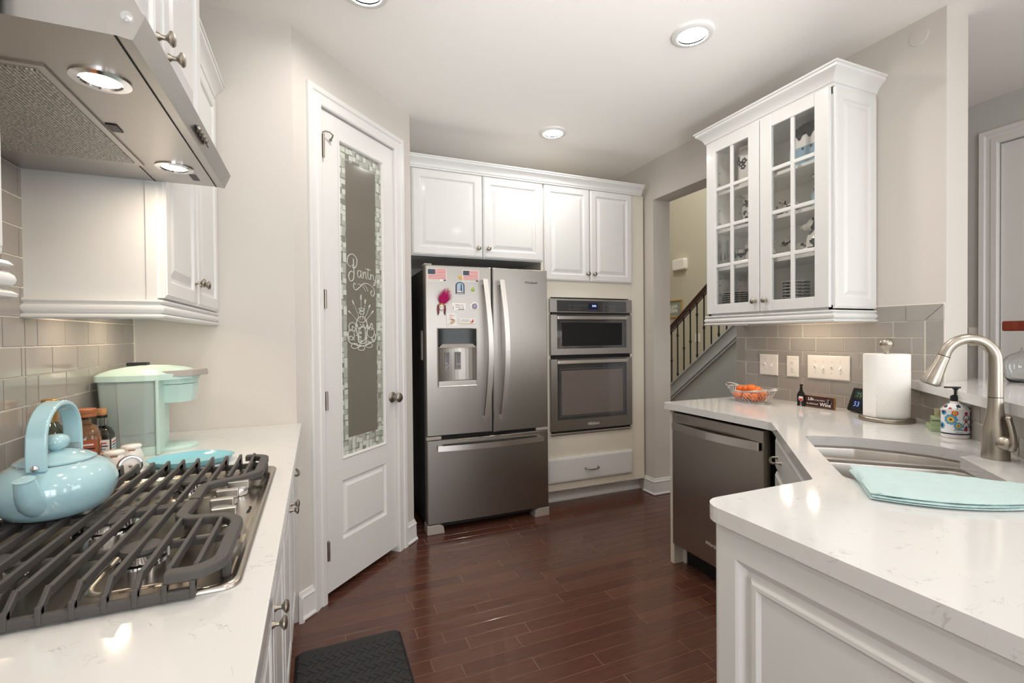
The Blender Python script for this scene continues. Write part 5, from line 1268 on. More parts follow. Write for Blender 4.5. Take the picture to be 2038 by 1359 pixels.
# ---- wine sign
t = thing('wine_sign', 'small wooden sign with a wine bottle cutout reading Life is too short', 'sign', (2.425, 1.765, .9253), -PI/2)
MB().box(.028, .004, 0, .178, .022, .062).obj('wood_block', wood, t, bev=.001)
pn = MB().box(.028, .0025, .0, .178, .004, .062).obj('printed_face', mat('burgundy_print', C(72, 34, 32), .5, noise=(30, C(52, 24, 24), .35, .65, (1, 1, 8))), t)
bt = MB().prismv([(-.014, 0), (.028, 0), (.028, .060), (.022, .072), (.014, .085), (.0125, .108), (.0145, .109), (.0145, .118), (.0015, .118), (.0015, .109), (.003, .108), (.0, .085), (-.008, .072), (-.014, .060)], -.003, .004).obj('bottle_cutout', black, t)
gl = MB().prismv([(-.003, .052), (.019, .052), (.021, .040), (.017, .030), (.010, .026), (.0085, .026), (.0085, .006), (.016, .003), (-.001, .003), (.0070, .006), (.0070, .026), (.0, .029), (-.005, .038)][::-1], -.0038, -.003, 0)
gl.prismv([(-.0035, .042), (.0195, .042), (.0165, .031), (.010, .027), (.006, .027), (.0, .030)][::-1], -.0042, -.0036, 1); gl.obj('wine_glass_print', [labelw, inkr], bt)
text('lettering', 'Life', .022, labelw, pn, front(.043, .0024, .038), shear=.2, offset=.0003); text('lettering', 'is too short', .0115, labelw, pn, front(.080, .0024, .0385))
text('lettering', 'to drink bad', .0125, labelw, pn, front(.036, .0024, .0165)); text('lettering', 'Wine', .026, labelw, pn, front(.107, .0024, .0125), shear=.1, offset=.0004)
b = MB()
for k in range(9): b.box(.150+rnd.uniform(-.012, .02), .0020, .035+rnd.uniform(-.008, .016), .152+rnd.uniform(-.012, .02), .0024, .037+rnd.uniform(-.008, .016))
b.obj('speckle_print', inkg, pn); MB().box(.028, .0021, .0, .178, .0026, .006).obj('weathered_strip', mat('weathered_brown', C(110, 88, 72), .7), pn)

# ---- fruit basket with mandarins
bx, by = 2.322, 1.985; brz = PI/2-.10
t = thing('wire_basket', 'oval silver wire basket with twin loop handles, holding mandarins', 'basket', (bx, by, .9253), brz)
wire = mat('silver_wire', C(205, 203, 198), .42, .85)
A0, B0, A1, B1, HB = .105, .060, .150, .098, .062
el_ = lambda a, u: ((A0+(A1-A0)*u)*math.cos(a), (B0+(B1-B0)*u)*math.sin(a), .003+HB*u+.018*u*math.cos(a)**2)
b = MB()
for s_ in (1, -1):
    for k in range(34): b.tube([el_(2*PI*k/34+s_*.42*j/5, j/5) for j in range(6)], .0011, 4)
b.obj('wire_lattice', wire, t, smooth=60)
MB().tube([el_(2*PI*k/48, 0) for k in range(48)], .0026, 6, closed=True).tube([el_(2*PI*k/48, .03)[:2]+(.0035,) for k in range(48)], .0015, 4, closed=True).obj('base_ring', wire, t, smooth=60)
b = MB()
for ph in (0, 2.1, 4.2):
    b.tube([tuple(Vector(el_(2*PI*k/140, 1))+Vector((math.cos(2*PI*k/140)*math.cos(ph+k*.9), math.sin(2*PI*k/140)*math.cos(ph+k*.9), math.sin(ph+k*.9)))*.0038) for k in range(140)], .0026, 5, closed=True)
b.obj('twisted_rim', wire, t, smooth=60)
b = MB()
for k in range(-2, 3): b.tube([(x_+k*.016, y_, .003) for x_, y_ in ((0, -B0*.95), (0, B0*.95))], .001, 4)
for k in range(-2, 3): b.tube([(-A0*.95, k*.022, .0035), (A0*.95, k*.022, .0035)], .001, 4)
b.obj('bottom_grid', wire, t)
for s_ in (1, -1):
    b = MB()
    for ph in (0, 2.1, 4.2): b.tube([(s_*(A1-.002+.036*math.sin(q))+.0022*math.cos(ph+j*1.1), .040*math.cos(q)*1.0, .083+.012*math.sin(q)+.0022*math.sin(ph+j*1.1)) for j, q in enumerate([PI*j/20 for j in range(21)])], .0018, 5)
    b.obj('loop_handle', wire, t, smooth=60)
MB().prismv([(-.008, .022), (.008, .022), (.008, .052), (-.008, .052)], 0, .002).obj('tag', wire, t, loc=(.02, -.083, 0))
rots = Matrix.Rotation(brz, 3, 'Z')
om = None; fruit = [(-.062, -.008, .036), (-.060, .038, .036), (.0, -.030, .036), (.002, .030, .036), (.062, -.005, .036), (.062, .040, .036), (-.035, -.005, .068), (-.002, .0, .078), (.030, .005, .073), (.072, .012, .066), (-.088, .010, .058)]
FL = {6: 'mandarin at the left of the three heaped highest in the basket', 7: 'middle mandarin of the three heaped highest in the basket', 8: 'mandarin at the right of the three heaped highest in the basket', 10: 'single mandarin at the left end of the basket'}
for i, (x, y, z) in enumerate(fruit):
    wv = rots @ Vector((x, y, 0)); r_ = .0265
    f = thing('mandarin', FL.get(i, 'mandarin low in the basket behind the wire lattice'), 'fruit', (bx+wv.x, by+wv.y, .9253+z), rnd.uniform(0, 6), group='mandarins in the wire basket')
    if om is None:
        om = MB().lathe([(.001, -.022), (.012, -.0225), (.022, -.014), (.0265, 0), (.023, .013), (.012, .0205), (.004, .0195), (.001, .019)], n=22).obj('rind', orange, f, smooth=80)
        MB().lathe([(.003, .0190), (.0028, .0208), (.001, .0212)], n=6).obj('stem_button', mat('stem_green', C(96, 110, 60), .8), f)
    else:
        for ch in om.parent.children: c = ch.copy(); COL.objects.link(c); c.parent = f
    f.rotation_euler = (rnd.uniform(-.5, .5), rnd.uniform(-.5, .5), rnd.uniform(0, 6))

# ---- towel on the counter by the sink
t = thing('dish_towel', 'folded pale aqua cotton dish towel on the counter by the sink', 'towel', (0, 0, .9255))
def cloth(name, z0, th, poly_fn, lay):
    b = MB(); NU, NV = 44, 14
    for side in (1, 0):
        for i in range(NU+1):
            for j in range(NV+1):
                u, v = i/NU, j/NV; a, q = poly_fn(u, v); x, y = ab(a, q)
                e = min(v, 1-v, u*2, (1-u)*2); rr = min(1, e/.08); rr = math.sqrt(max(0, 1-(1-rr)**2))
                zz = z0+th/2+(1 if side else -1)*th/2*(.25+.75*rr)+(.0016*math.sin(u*19+v*5+lay)+.001*math.sin(v*26+lay*2)+.0012*math.sin(u*43+v*3))*rr*(1 if side else .4)
                b.v.append((x, y, max(zz, .0008)))
    n = (NU+1)*(NV+1); I = lambda i, j, s_: (0 if s_ else n)+i*(NV+1)+j
    for i in range(NU):
        for j in range(NV): b.face((I(i, j, 1), I(i+1, j, 1), I(i+1, j+1, 1), I(i, j+1, 1))); b.face((I(i, j+1, 0), I(i+1, j+1, 0), I(i+1, j, 0), I(i, j, 0)))
    for i in range(NU):
        for j in (0, NV): b.face((I(i, j, 1), I(i+1, j, 1), I(i+1, j, 0), I(i, j, 0)))
    for j in range(NV):
        for i in (0, NU): b.face((I(i, j, 1), I(i, j+1, 1), I(i, j+1, 0), I(i, j, 0)))
    return b.obj(name, tow, t, smooth=70)
def pf1(u, v):   # u along b, v along a
    b_ = .375+u*.37; a0 = 1.345-.12*u+.22*u*u; a1 = 1.604-.06*u*u; return (a0+v*(a1-a0), b_-.02*(1-v)*(1-u))
def pf2(u, v):
    b_ = .370+u*.37; a0 = 1.340-.12*u+.22*u*u; a1 = 1.585-.06*u*u; return (a0+v*(a1-a0), b_-.012*(1-v))
cloth('lower_layer', 0, .008, pf1, 0); cloth('middle_fold', .0075, .006, pf2, 2); cloth('upper_layer', .0130, .007, pf1, 4)
b = MB()
for q in (0, 1, 2):
    pts = []
    for k in range(9): a = -PI/2+PI*k/8; x, y = ab(1.345+q*.075, .372-.013*math.cos(a)); pts.append((x, y, .017+.012*math.sin(a)))
    x0_ = pts
for k in range(9):
    a = -PI/2+PI*k/8
    for q in range(13):
        aa = 1.340+q*.018; x, y = ab(aa, .378-.016*math.cos(a)); b.v.append((x, y, .0118+.0078*math.sin(a)+.001*math.sin(q*1.3)))
for k in range(8):
    for q in range(12): o = k*13+q; b.face((o, o+1, o+14, o+13))
b.obj('folded_edge', tow, t, smooth=70)

# ================================================================== MAGNETS AND STICKERS ON THE REFRIGERATOR
def fy_(x): u = (x-cx)/hf; return RY+.010*u*u-.002
def plate(name, label, cat, x0, x1, z0, z1, th, m, bev=.0008, part='plaque', group=None):
    xc, zc = (x0+x1)/2, (z0+z1)/2; t = thing(name, label, cat, (xc, fy_(xc)+.0007, zc), math.atan(2*.010*(xc-cx)/hf**2), group)
    w_, h_ = (x1-x0)/2, (z1-z0)/2
    return t, MB().box(-w_, -th, -h_, w_, 0, h_).obj(part, m, t, bev=bev), w_, h_
for x0, x1, z0, z1, body, lb in ((.676, .806, 1.686, 1.770, '2025 SUPPORTER', 'larger flag sticker at the top left of the refrigerator door'), (.915, 1.031, 1.689, 1.768, 'PROUD SUPPORTER', 'smaller flag sticker beside the left refrigerator handle')):
    t, p, w_, h_ = plate('flag_sticker', lb, 'sticker', x0, x1, z0, z1, .0008, labelw, 0, 'sheet')
    b = MB(); L, R_, T_, B_ = -w_+.004, w_-.004, h_-.004, -h_+.016; sh = (T_-B_)/13
    for k in range(0, 13, 2): b.box(L, -.0012, T_-(k+1)*sh, R_, -.0008, T_-k*sh, 0)
    b.box(L, -.0015, T_-7*sh, L+(R_-L)*.4, -.0009, T_, 1); b.box(R_-.018, -.0012, -h_+.003, R_, -.0008, -h_+.012, 1)
    for i in range(6):
        for j in range(4): b.box(L+.004+i*(R_-L)*.4/6.4, -.0017, T_-.004-j*sh*1.7-.0014, L+.0054+i*(R_-L)*.4/6.4, -.0014, T_-.004-j*sh*1.7, 2)
    b.obj('flag_print', [inkr, inkb, labelw], p)
    text('lettering', body, .0105, inkk, p, front(L, -.0009, -h_+.0045))
def roundmag(lb, x, z, r, m, star=None, part='disc'):
    t = thing('magnet', lb, 'magnet', (x, fy_(x)+.0005, z)); p = MB().lathe([(r, 0), (r, .003), (r*.8, .0045), (.001, .005)], n=22, axis='y').obj(part, m, t, smooth=50); return t, p
t, p = roundmag('round yellow magnet left of the smaller flag sticker', .899, 1.717, .014, gold); MB().box(-.001, -.006, -.006, .001, -.0045, .006).obj('mark', darkn, p)
t, p = roundmag('pale green star magnet left of the lighthouse magnet', .822, 1.630, .011, limeg)
MB().prismv([(.011*(1 if k % 2 else .45)*math.sin(PI*k/5), .011*(1 if k % 2 else .45)*math.cos(PI*k/5)) for k in range(10)][::-1], -.007, -.004).obj('star', labelw, p)
t, p = roundmag('green apple magnet right of the lighthouse magnet', .987, 1.636, .0125, limeg, part='apple'); MB().tube([(0, -.003, .010), (.002, -.003, .016)], .0012, 5).prismv([(.001, .012), (.009, .014), (.006, .019)], -.004, -.002).obj('apple_leaf', limeg, p)
t, p, w_, h_ = plate('magnet', 'arched blue lighthouse magnet in the middle of the left door', 'magnet', .866, .928, 1.604, 1.664, .004, inkb, .001)
MB().prismv([(.031*math.cos(PI*k/14), h_-.002+.024*math.sin(PI*k/14)) for k in range(15)], -.004, 0).obj('arched_top', inkb, t, bev=.001)
b = MB(); b.prismv([(-.023, -.018), (.023, -.018), (.023, .028)]+[(.023*math.cos(PI*k/10), .028+.018*math.sin(PI*k/10)) for k in range(1, 10)]+[(-.023, .028)], -.0046, -.0036, 0)
b.box(-.026, -.005, -.027, .026, -.004, -.023, 1).prismv([(.003, -.012), (.013, -.012), (.011, .036), (.005, .036)], -.0052, -.0044, 2).box(-.018, -.0052, -.016, .010, -.0044, -.006, 1).prismv([(-.018, -.006), (.0, -.006), (-.009, .0)], -.0054, -.0046, 3)
b.obj('printed_scene', [mat('print_sky', C(168, 190, 210), .5), labelw, inkb, inkr], p)
t, p, w_, h_ = plate('magnet', 'cream rectangular magnet with dark script right of the feathered mask', 'magnet', .836, .933, 1.494, 1.543, .004, ceram)
text('lettering', 'Some see a', .0135, inkk, p, front(-.022, -.0043, .008)); text('lettering', 'weed I see', .0135, inkk, p, front(-.020, -.0043, -.006))
MB().prismv([(-.040, -.018), (-.034, -.018), (-.036, .006), (-.038, .012)][::1], -.0046, -.004).prismv([(-.01, -.020), (.042, -.020), (.036, -.012), (.02, -.015), (.008, -.012)], -.0046, -.004).obj('print', inkg, p)
t, p = roundmag('round cream and blue ceramic magnet near the left handle', .997, 1.523, .031, ceram)
MB().lathe([(.020, .0044), (.020, .0052), (.001, .0054)], n=24, axis='y').obj('centre_print', mat('print_lilac', C(140, 138, 160), .5), p); MB().tube([(-.009, -.0058, -.008), (0, -.0058, .010), (.009, -.0058, -.006), (-.006, -.0058, .001), (.010, -.0058, .004)], .0012, 4).obj('figure_print', labelw, p)
t, p, w_, h_ = plate('magnet', 'white upright magnet with red script and a bird, above the dispenser', 'magnet', .802, .869, 1.388, 1.474, .004, labelw)
text('lettering', 'Wine a\nlittle\nlaugh', .013, inkr, p, front(-.016, -.0043, .026)); MB().prismv([(-.012, -.02), (0, -.030), (.018, -.024), (.024, -.006), (.008, -.004), (-.004, -.010)], -.0046, -.004, 0).prismv([(-.014, .0), (.010, .004), (.028, -.006), (.006, -.003)][::-1], -.0047, -.0041, 1).tube([(-.024, -.0045, -.034), (-.012, -.0045, -.026), (.006, -.0045, -.030)], .001, 4, m=1).obj('bird_print', [mat('print_tan', C(206, 176, 150), .6), mat('print_brown', C(140, 90, 64), .6)], p)
t, p, w_, h_ = plate('magnet', 'long white magnet with a red cardinal, above the dispenser', 'magnet', .889, 1.000, 1.401, 1.442, .004, labelw)
text('lettering', 'Cardinals appear\nwhen angels are near', .0085, inkg, p, front(-.045, -.0043, .006)); MB().prismv([(.020, -.014), (.030, -.012), (.046, -.006), (.044, .004), (.042, .014), (.036, .010), (.032, .0)], -.0047, -.004, 0).prismv([(-.052, -.018), (.052, -.018), (.052, -.015), (-.052, -.013)], -.0046, -.004, 1).obj('cardinal_print', [inkr, mat('print_straw', C(214, 196, 150), .6)], p)
# feathered mask
t = thing('mask_magnet', 'small carnival mask magnet with a bright magenta feather', 'magnet', (.768, fy_(.768), 1.512))
MB().ellipsoid((0, -.006, 0), (.017, .009, .024), 18, 12).obj('face', ceram, t, smooth=80)
MB().ellipsoid((-.007, -.0135, .004), (.0045, .002, .0022), 10, 6, 0).ellipsoid((.007, -.0135, .004), (.0045, .002, .0022), 10, 6, 0).ellipsoid((0, -.0148, -.011), (.004, .002, .0015), 10, 6, 1).obj('eyes_and_mouth', [inkk, inkr], t)
MB().ellipsoid((0, -.0145, -.003), (.0024, .0032, .005), 8, 6).obj('nose', ceram, t, smooth=80)
b = MB()
for k in range(7): b.ellipsoid((-.018+.006*k, -.010, .022+.004*math.cos((k-3)*.6)), (.004, .004, .005), 8, 6)
b.box(-.019, -.012, .014, .019, -.004, .019); b.obj('gold_headband', goldf, t, smooth=50)
b = MB()
for s_ in (-1, 1):
    for k in range(5): x = s_*(.016+.0022*k); b.tube([(x, -.006, .016), (x*1.12, -.009, -.012), (x*.98, -.006, -.038-.004*k)], .0026, 6, rr=[.003, .0028, .0012])
b.obj('ribbon_hair', mat('dark_red_ribbon', C(120, 48, 62), .5), t, smooth=50)
b = MB(); fr2 = random.Random(3)
for k in range(420):
    a = fr2.gauss(.55, .52); L = .115*fr2.uniform(.45, 1)*(1.15-.5*abs(a-.4)); x0, z0 = fr2.uniform(-.008, .012), fr2.uniform(.018, .03); dy = fr2.uniform(-.022, .0)
    p0 = Vector((x0, -.008, z0)); p2 = Vector((x0+math.sin(a)*L, -.012+dy, z0+math.cos(a)*L)); pm = (p0+p2)/2+Vector((fr2.uniform(-.008, .008), 0, fr2.uniform(-.004, .008)))
    w2 = .0007; b.add([p0+Vector((-w2, 0, 0)), p0+Vector((w2, 0, 0)), pm+Vector((w2, 0, 0)), pm+Vector((-w2, 0, 0)), p2], [(0, 1, 2, 3), (3, 2, 4)])
for k in range(10): a = -.1+.12*k; b.ellipsoid((math.sin(a)*.034, -.010, .026+math.cos(a)*.034), (.009, .006, .024), 8, 6, rot=Matrix.Rotation(a, 3, 'Y'))
fo = b.obj('feather', pink, t, fixn=False); 

# ================================================================== PLATES, SWITCHES AND OUTLETS
def wallplate(name, label, cat, y0, y1, z0, z1, kinds, ncol):
    t = thing(name, label, cat, (XR-.008, (y0+y1)/2, (z0+z1)/2), -PI/2); w_, h_ = (y1-y0)/2, (z1-z0)/2
    MB().rings(-w_, w_, -h_, h_, [(0, 0), (0, -.003), (.003, -.006), (.010, -.0065)]).obj('cover_plate', whitep, t)
    for k in range(ncol):
        x = (k-(ncol-1)/2)*.0455
        if kinds == 'switch':
            for s_ in (-1, 1): MB().lathe([(.0028, 0), (.0022, .001)], (x, -.0063, s_*.030), 'y', 8).obj('screw', greyp, t)
            MB().box(x-.006, -.0072, -.013, x+.006, -.006, .013).obj('switch_slot', labelw, t)
            sg = 1 if (k % 2 == 0) else -1
            MB().add([(x-.0042, -.007, -.006), (x+.0042, -.007, -.006), (x+.0042, -.007, .006), (x-.0042, -.007, .006), (x-.0036, -.018, sg*.009-.003), (x+.0036, -.018, sg*.009-.003), (x+.0036, -.017, sg*.009+.003), (x-.0036, -.017, sg*.009+.003)], [(3, 2, 1, 0), (4, 5, 6, 7), (0, 1, 5, 4), (1, 2, 6, 5), (2, 3, 7, 6), (3, 0, 4, 7)]).obj('toggle', whitep, t, bev=.0008)
        else:
            MB().box(x-.017, -.0085, -.033, x+.017, -.006, .033).obj('receptacle', whitep, t, bev=.001)
            b = MB()
            for zc in (.018, -.018):
                b.box(x-.0065, -.0088, zc, x-.0050, -.0083, zc+.009).box(x+.0050, -.0088, zc, x+.0065, -.0083, zc+.007).lathe([(.0024, .0083), (.0024, .0088)], (x, 0, zc-.006), 'y', 8)
            b.obj('socket_slots', inkk, t); MB().box(x-.006, -.0093, -.005, x+.006, -.0083, .005).obj('test_buttons', labelw, t, bev=.0005)
    return t
wallplate('switch_plate', 'white double light-switch plate on the tile above the fruit basket', 'light switch', 1.988, 2.113, 1.068, 1.194, 'switch', 2)
wallplate('outlet_plate', 'white electrical outlet plate between the two switch plates', 'outlet', 1.857, 1.931, 1.069, 1.189, 'outlet', 1)
wallplate('switch_plate', 'wide white four-switch plate left of the paper towels', 'light switch', 1.577, 1.804, 1.070, 1.198, 'switch', 4)
t = thing('round_cover_plate', 'round painted cover high on the wall right of the glass cabinet', 'cover plate', (XR, 1.283, 2.665), -PI/2); MB().lathe([(.038, 0), (.036, .004), (.001, .005)], axis='y', n=32).obj('disc', wallp, t, smooth=50)
t = thing('switch_plate', 'grey switch plate on the dim far wall beside the door', 'light switch', (3.83, 1.650, 1.287), -PI/2); MB().rings(-.005, .052, -.06, .06, [(0, 0), (0, -.004), (.003, -.006)]).obj('cover_plate', whitep, t); MB().box(.016, -.012, -.012, .030, -.006, .012).obj('toggle', whitep, t, bev=.002)
# hall
t = thing('door_chime', 'white oblong door chime box on the beige stairwell wall', 'door chime', (5.4, 5.935, 2.432), -PI/2); MB().prismv(round_poly([(-.135, -.085), (.135, -.085), (.135, .085), (-.135, .085)], .03, 5), -.065, 0).obj('cover', whitep, t, bev=.012, seg=3); MB().prismv(round_poly([(-.145, -.092), (.145, -.092), (.145, .092), (-.145, .092)], .03, 5), -.018, 0).obj('back_plate', whitep, t, bev=.003)
t = thing('framed_picture', 'small gold-framed picture on the stairwell wall below the handrail', 'picture', (5.4, 6.10, 1.735), -PI/2)
b = MB()
for q in ((-.20, -.20, -.175, .0), ): pass
b.box(-.20, -.022, -.145, .20, 0, -.120).box(-.20, -.022, .120, .20, 0, .145).box(-.20, -.022, -.120, -.175, 0, .120).box(.175, -.022, -.120, .20, 0, .120); b.obj('frame', mat('gold_frame', C(196, 160, 100), .4, .3), t, bev=.004)
MB().box(-.175, -.010, -.12, .175, -.004, .12).obj('mat_board', mat('green_grey_mat', C(150, 158, 148), .7), t); MB().box(-.09, -.0115, -.06, .09, -.0098, .065).obj('print', mat('etching_print', C(214, 212, 200), .7, noise=(40, C(130, 134, 128), .5, .62)), t)
t = thing('switch_plate', 'white switch plate on the stairwell wall between the balusters', 'light switch', (5.4, 5.585, 1.262), -PI/2); MB().rings(-.05, .05, -.065, .065, [(0, 0), (0, -.004), (.004, -.007)]).obj('cover_plate', whitep, t); MB().lathe([(.006, .006), (.005, .010)], axis='y', n=10).obj('button', inkr, t)

# ================================================================== FLOOR MAT, STOOL, GLASS JAR
t = thing('kitchen_mat', 'black rubber anti-fatigue mat with basket-weave tiles on the wood floor', 'mat', (-.10, 1.15, 0))
MW, ML = .428, .99; P_ = round_poly([(0, 0), (MW, 0), (MW, ML), (0, ML)], .022, 4)
loft(MB(), [P_, [(MW/2+(x-MW/2)*.985, ML/2+(y-ML/2)*.993) for x, y in P_], [(MW/2+(x-MW/2)*.93, ML/2+(y-ML/2)*.97) for x, y in P_]], [.001, .004, .0165]).obj('pad', rubber, t, smooth=30)
b = MB(); w_, l_ = .021, .063
k = 0
for i in range(-30, 60):
    for j in range(-30, 60):
        # herringbone of small raised blocks at 45 degrees
        for kind in (0, 1):
            u = (i*1.0+j)*w_+ (0 if kind == 0 else w_); v = (i*3-j)*w_*1.0
            cx_, cy_ = (u+w_/2, v+l_/2) if kind == 0 else (u+l_/2, v+w_/2)
            hx_, hy_ = (w_/2, l_/2) if kind == 0 else (l_/2, w_/2)
            X_, Y_ = (cx_-cy_)*S2+.2, (cx_+cy_)*S2+.1
            if .03 < X_ < MW-.03 and .035 < Y_ < ML-.035:
                g_ = .0010; c = Vector((X_, Y_, .0170)); b.obox(c, (S2, S2, 0), (-S2, S2, 0), (0, 0, 1), hx_-g_, hy_-g_, .0008+.0003*rnd.random())
wv_ = b.obj('woven_relief', rubber, t); wv_['kind'] = 'stuff'

t = thing('bar_stool', 'bar stool behind the ledge, only its red-brown wooden top rail showing', 'stool', (3.22, 1.005, 0), -PI/2+.12)
MB().prism(round_poly([(-.24, -.02), (-.12, -.034), (.12, -.034), (.24, -.02), (.24, .008), (.12, -.006), (-.12, -.006), (-.24, .008)], .008, 3), 1.322, 1.372).obj('top_rail', redwood, t, bev=.008, seg=3)
for s_ in (-1, 1): MB().tube([(s_*.17, -.17, 0), (s_*.16, -.16, .72)], .018, 10).obj('leg', redwood, t, smooth=50); MB().tube([(s_*.17, .17, 0), (s_*.15, .12, .72), (s_*.13, -.012, 1.325)], .016, 10).obj('leg', redwood, t, smooth=50)
MB().prism(round_poly([(-.2, -.2), (.2, -.2), (.19, .17), (-.19, .17)], .04, 4), .715, .755).obj('seat', redwood, t, bev=.01)
for z in (.25, .45): MB().box(-.165, -.178, z, .165, -.158, z+.025).box(-.165, .15, z+.05, .165, .17, z+.075).obj('rung', redwood, t)
t = thing('glass_cloche', 'large clear glass jar on the bar ledge at the right edge', 'glass jar', (2.815, 1.010, 1.1005))
MB().lathe([(.060, 0), (.066, .002), (.075, .020), (.088, .060), (.087, .085), (.070, .112), (.040, .128), (.028, .136), (.026, .150), (.0245, .150), (.0265, .135), (.038, .126), (.068, .110), (.085, .084), (.086, .060), (.073, .021), (.064, .005), (.001, .004)], n=48, cap=False).add([], []).obj('jar', glass, t, smooth=60)

# ================================================================== INSIDE THE GLASS-FRONT CABINET
SH = (1.4525, 1.7215, 1.9495, 2.1775)
def cow(name, label, x, y, z, s_, rz, pose='sit', group=None):
    t = thing(name, label, 'figurine', (x, y, z+.0005), rz, group)
    b = MB()
    E_ = lambda c, r, rot=None: b.ellipsoid([q*s_ for q in c], [q*s_ for q in r], 14, 9, rot=rot)
    if pose == 'sit':       # +x = facing direction
        E_((0, 0, .034), (.026, .028, .034)); E_((.006, 0, .058), (.020, .022, .026)); E_((.016, 0, .086), (.019, .018, .018)); E_((.033, 0, .080), (.013, .014, .011))
        for q in (-1, 1):
            E_((.012, q*.023, .096), (.004, .011, .005)); E_((.010, q*.009, .104), (.003, .003, .008)); E_((.026, q*.014, .028), (.007, .007, .028)); E_((.020, q*.024, .010), (.020, .009, .010))
        for k in range(7): a = PI*k/6; E_((-.030-.012*math.sin(a), 0, .02+.035*k/6), (.0055, .0055, .0075))
    elif pose == 'stand':
        E_((0, 0, .046), (.042, .022, .024)); E_((.036, 0, .060), (.016, .014, .020)); E_((.050, 0, .078), (.016, .015, .016)); E_((.066, 0, .072), (.012, .012, .010))
        for q in (-1, 1):
            E_((.046, q*.020, .086), (.004, .010, .005)); E_((.044, q*.008, .096), (.003, .003, .008))
            for px in (-.028, .026): E_((px, q*.013, .020), (.0075, .007, .021))
        for k in range(9): a = PI*1.4*k/8; E_((-.046-.018*math.sin(a), 0, .052+.020-.020*math.cos(a)), (.0050, .0050, .0055))
    else:                   # lying
        E_((0, 0, .022), (.050, .026, .022)); E_((.044, 0, .040), (.018, .016, .018)); E_((.060, 0, .036), (.012, .012, .010))
        for q in (-1, 1):
            E_((.038, q*.020, .050), (.004, .012, .005)); E_((.036, q*.009, .060), (.003, .003, .008)); E_((.034, q*.022, .008), (.020, .008, .008)); E_((-.034, q*.022, .008), (.020, .009, .009))
        for k in range(6): E_((-.050-.004*k, .004*k, .030-.004*k), (.005, .005, .006))
    o = b.obj('body', cowm, t, smooth=80); r_ = o.modifiers.new('remesh', 'REMESH'); r_.mode = 'VOXEL'; r_.voxel_size = .0022*s_; r_.use_smooth_shade = True
    mz = {'sit': (.046, .078), 'stand': (.077, .070), 'lie': (.071, .034)}[pose]
    MB().ellipsoid((mz[0]*s_, 0, mz[1]*s_), (.005*s_, .010*s_, .0065*s_), 10, 7).obj('muzzle', mat('muzzle_pink', C(196, 178, 168), .3) if 'muzzle_pink' not in MATS else MATS['muzzle_pink'], t, smooth=80)
    return t
FD = PI      # facing the glass door (-X)
cow('cow_creamer', 'small seated cow creamer, third shelf behind the right glass door', 2.325, 1.862, SH[1], 1.06, FD+.35, 'sit')
cow('cow_creamer', 'middle cow creamer with a curled tail between the small and large cows', 2.435, 1.765, SH[1], 1.35, PI/2+.2, 'stand')
cow('cow_pitcher', 'largest seated cow pitcher beside the door frame, third shelf', 2.355, 1.603, SH[1], 1.78, PI*.62, 'sit')
cow('cow_figurine', 'reclining black and white cow on the second shelf', 2.385, 1.80, SH[2], 1.70, FD-2.0, 'lie')
cow('cow_figurine', 'seated cow on a blue base at the right of the second shelf', 2.37, 1.600, SH[2]+.085, 1.05, PI*.7, 'sit')
tag(MB().lathe([(.050, 0), (.054, .004), (.050, .0848)], (2.37, 1.600, SH[2]), n=28).obj('blue_stand', mat('pale_blue_ceramic', C(150, 178, 196), .3), None, smooth=40), 'pale blue round stand under the seated cow on the second shelf', 'stand')
cow('cow_figurine', 'black and white cow behind the left glass door, second shelf', 2.42, 2.090, SH[2]+.137, .85, PI*.75, 'sit')
tag(MB().lathe([(.034, 0), (.032, .004), (.029, .08), (.037, .1365)], (2.42, 2.090, SH[2]), n=28).obj('ceramic_cup', cowm, smooth=40), 'white and black ceramic cup under the cow, left glass door', 'cup')
t = thing('cookie_jar', 'white ceramic jar with black flowers on the top shelf', 'jar', (2.372, 2.040, SH[3]+.0003))
MB().lathe([(.055, 0), (.060, .006), (.062, .19), (.058, .210), (.046, .222)], n=36).obj('body', ceram, t, smooth=50); MB().lathe([(.050, .222), (.056, .226), (.056, .238), (.048, .243), (.02, .250), (.001, .251)], n=36).obj('lid', ceram, t, smooth=50)
b = MB()
for th0, zz in ((2.55, .160), (2.80, .150), (3.1, .135), (2.7, .172), (3.4, .15), (3.3, .118)):
    for k in range(5):
        a = 2*PI*k/5; th = th0+.011*math.cos(a)/.062; z = zz+.011*math.sin(a); c = Vector((.0622*math.cos(th), .0622*math.sin(th), z)); b.lathe([(.0072, 0), (.001, .0007)], c, n=7, vec=(c.x, c.y, 0), cap=False)
b.obj('flower_print', inkk, t)
t = thing('cow_cookie_jar', 'white ceramic barn-shaped jar with black wavy roof on the top shelf', 'jar', (2.382, 1.628, SH[3]+.0003))
MB().box(-.052, -.115, 0, .052, .115, .170).obj('body', ceram, t, bev=.014, seg=3)
MB().box(-.060, -.122, 0, .060, .122, .105).obj('blue_base', MATS['pale_blue_ceramic'], t, bev=.006)
b = MB(); top = [(-.110+.220*k/40, .160+.018*math.sin(k*.62)) for k in range(41)]
b.prismv([(x, z) for x, z in top]+[(.105, .195), (.05, .218), (-.05, .218), (-.105, .195)], -.0545, .0545); b.v = [(y, -x, z) for x, y, z in b.v]; b.obj('wavy_roof', inkk, t)
b = MB()
for k in range(5): y = -.09+.045*k; b.prismv([(y+.010*(1 if q % 2 else .42)*math.sin(PI*q/5), .092+.010*(1 if q % 2 else .42)*math.cos(PI*q/5)) for q in range(10)][::-1], -.0615, -.060)
b.v = [(y, -x, z) for x, y, z in b.v]; b.obj('star_print', inkk, t)
MB().ellipsoid((-.03, .100, .195), (.018, .016, .020), 12, 8).obj('knob', inkk, t, smooth=80)
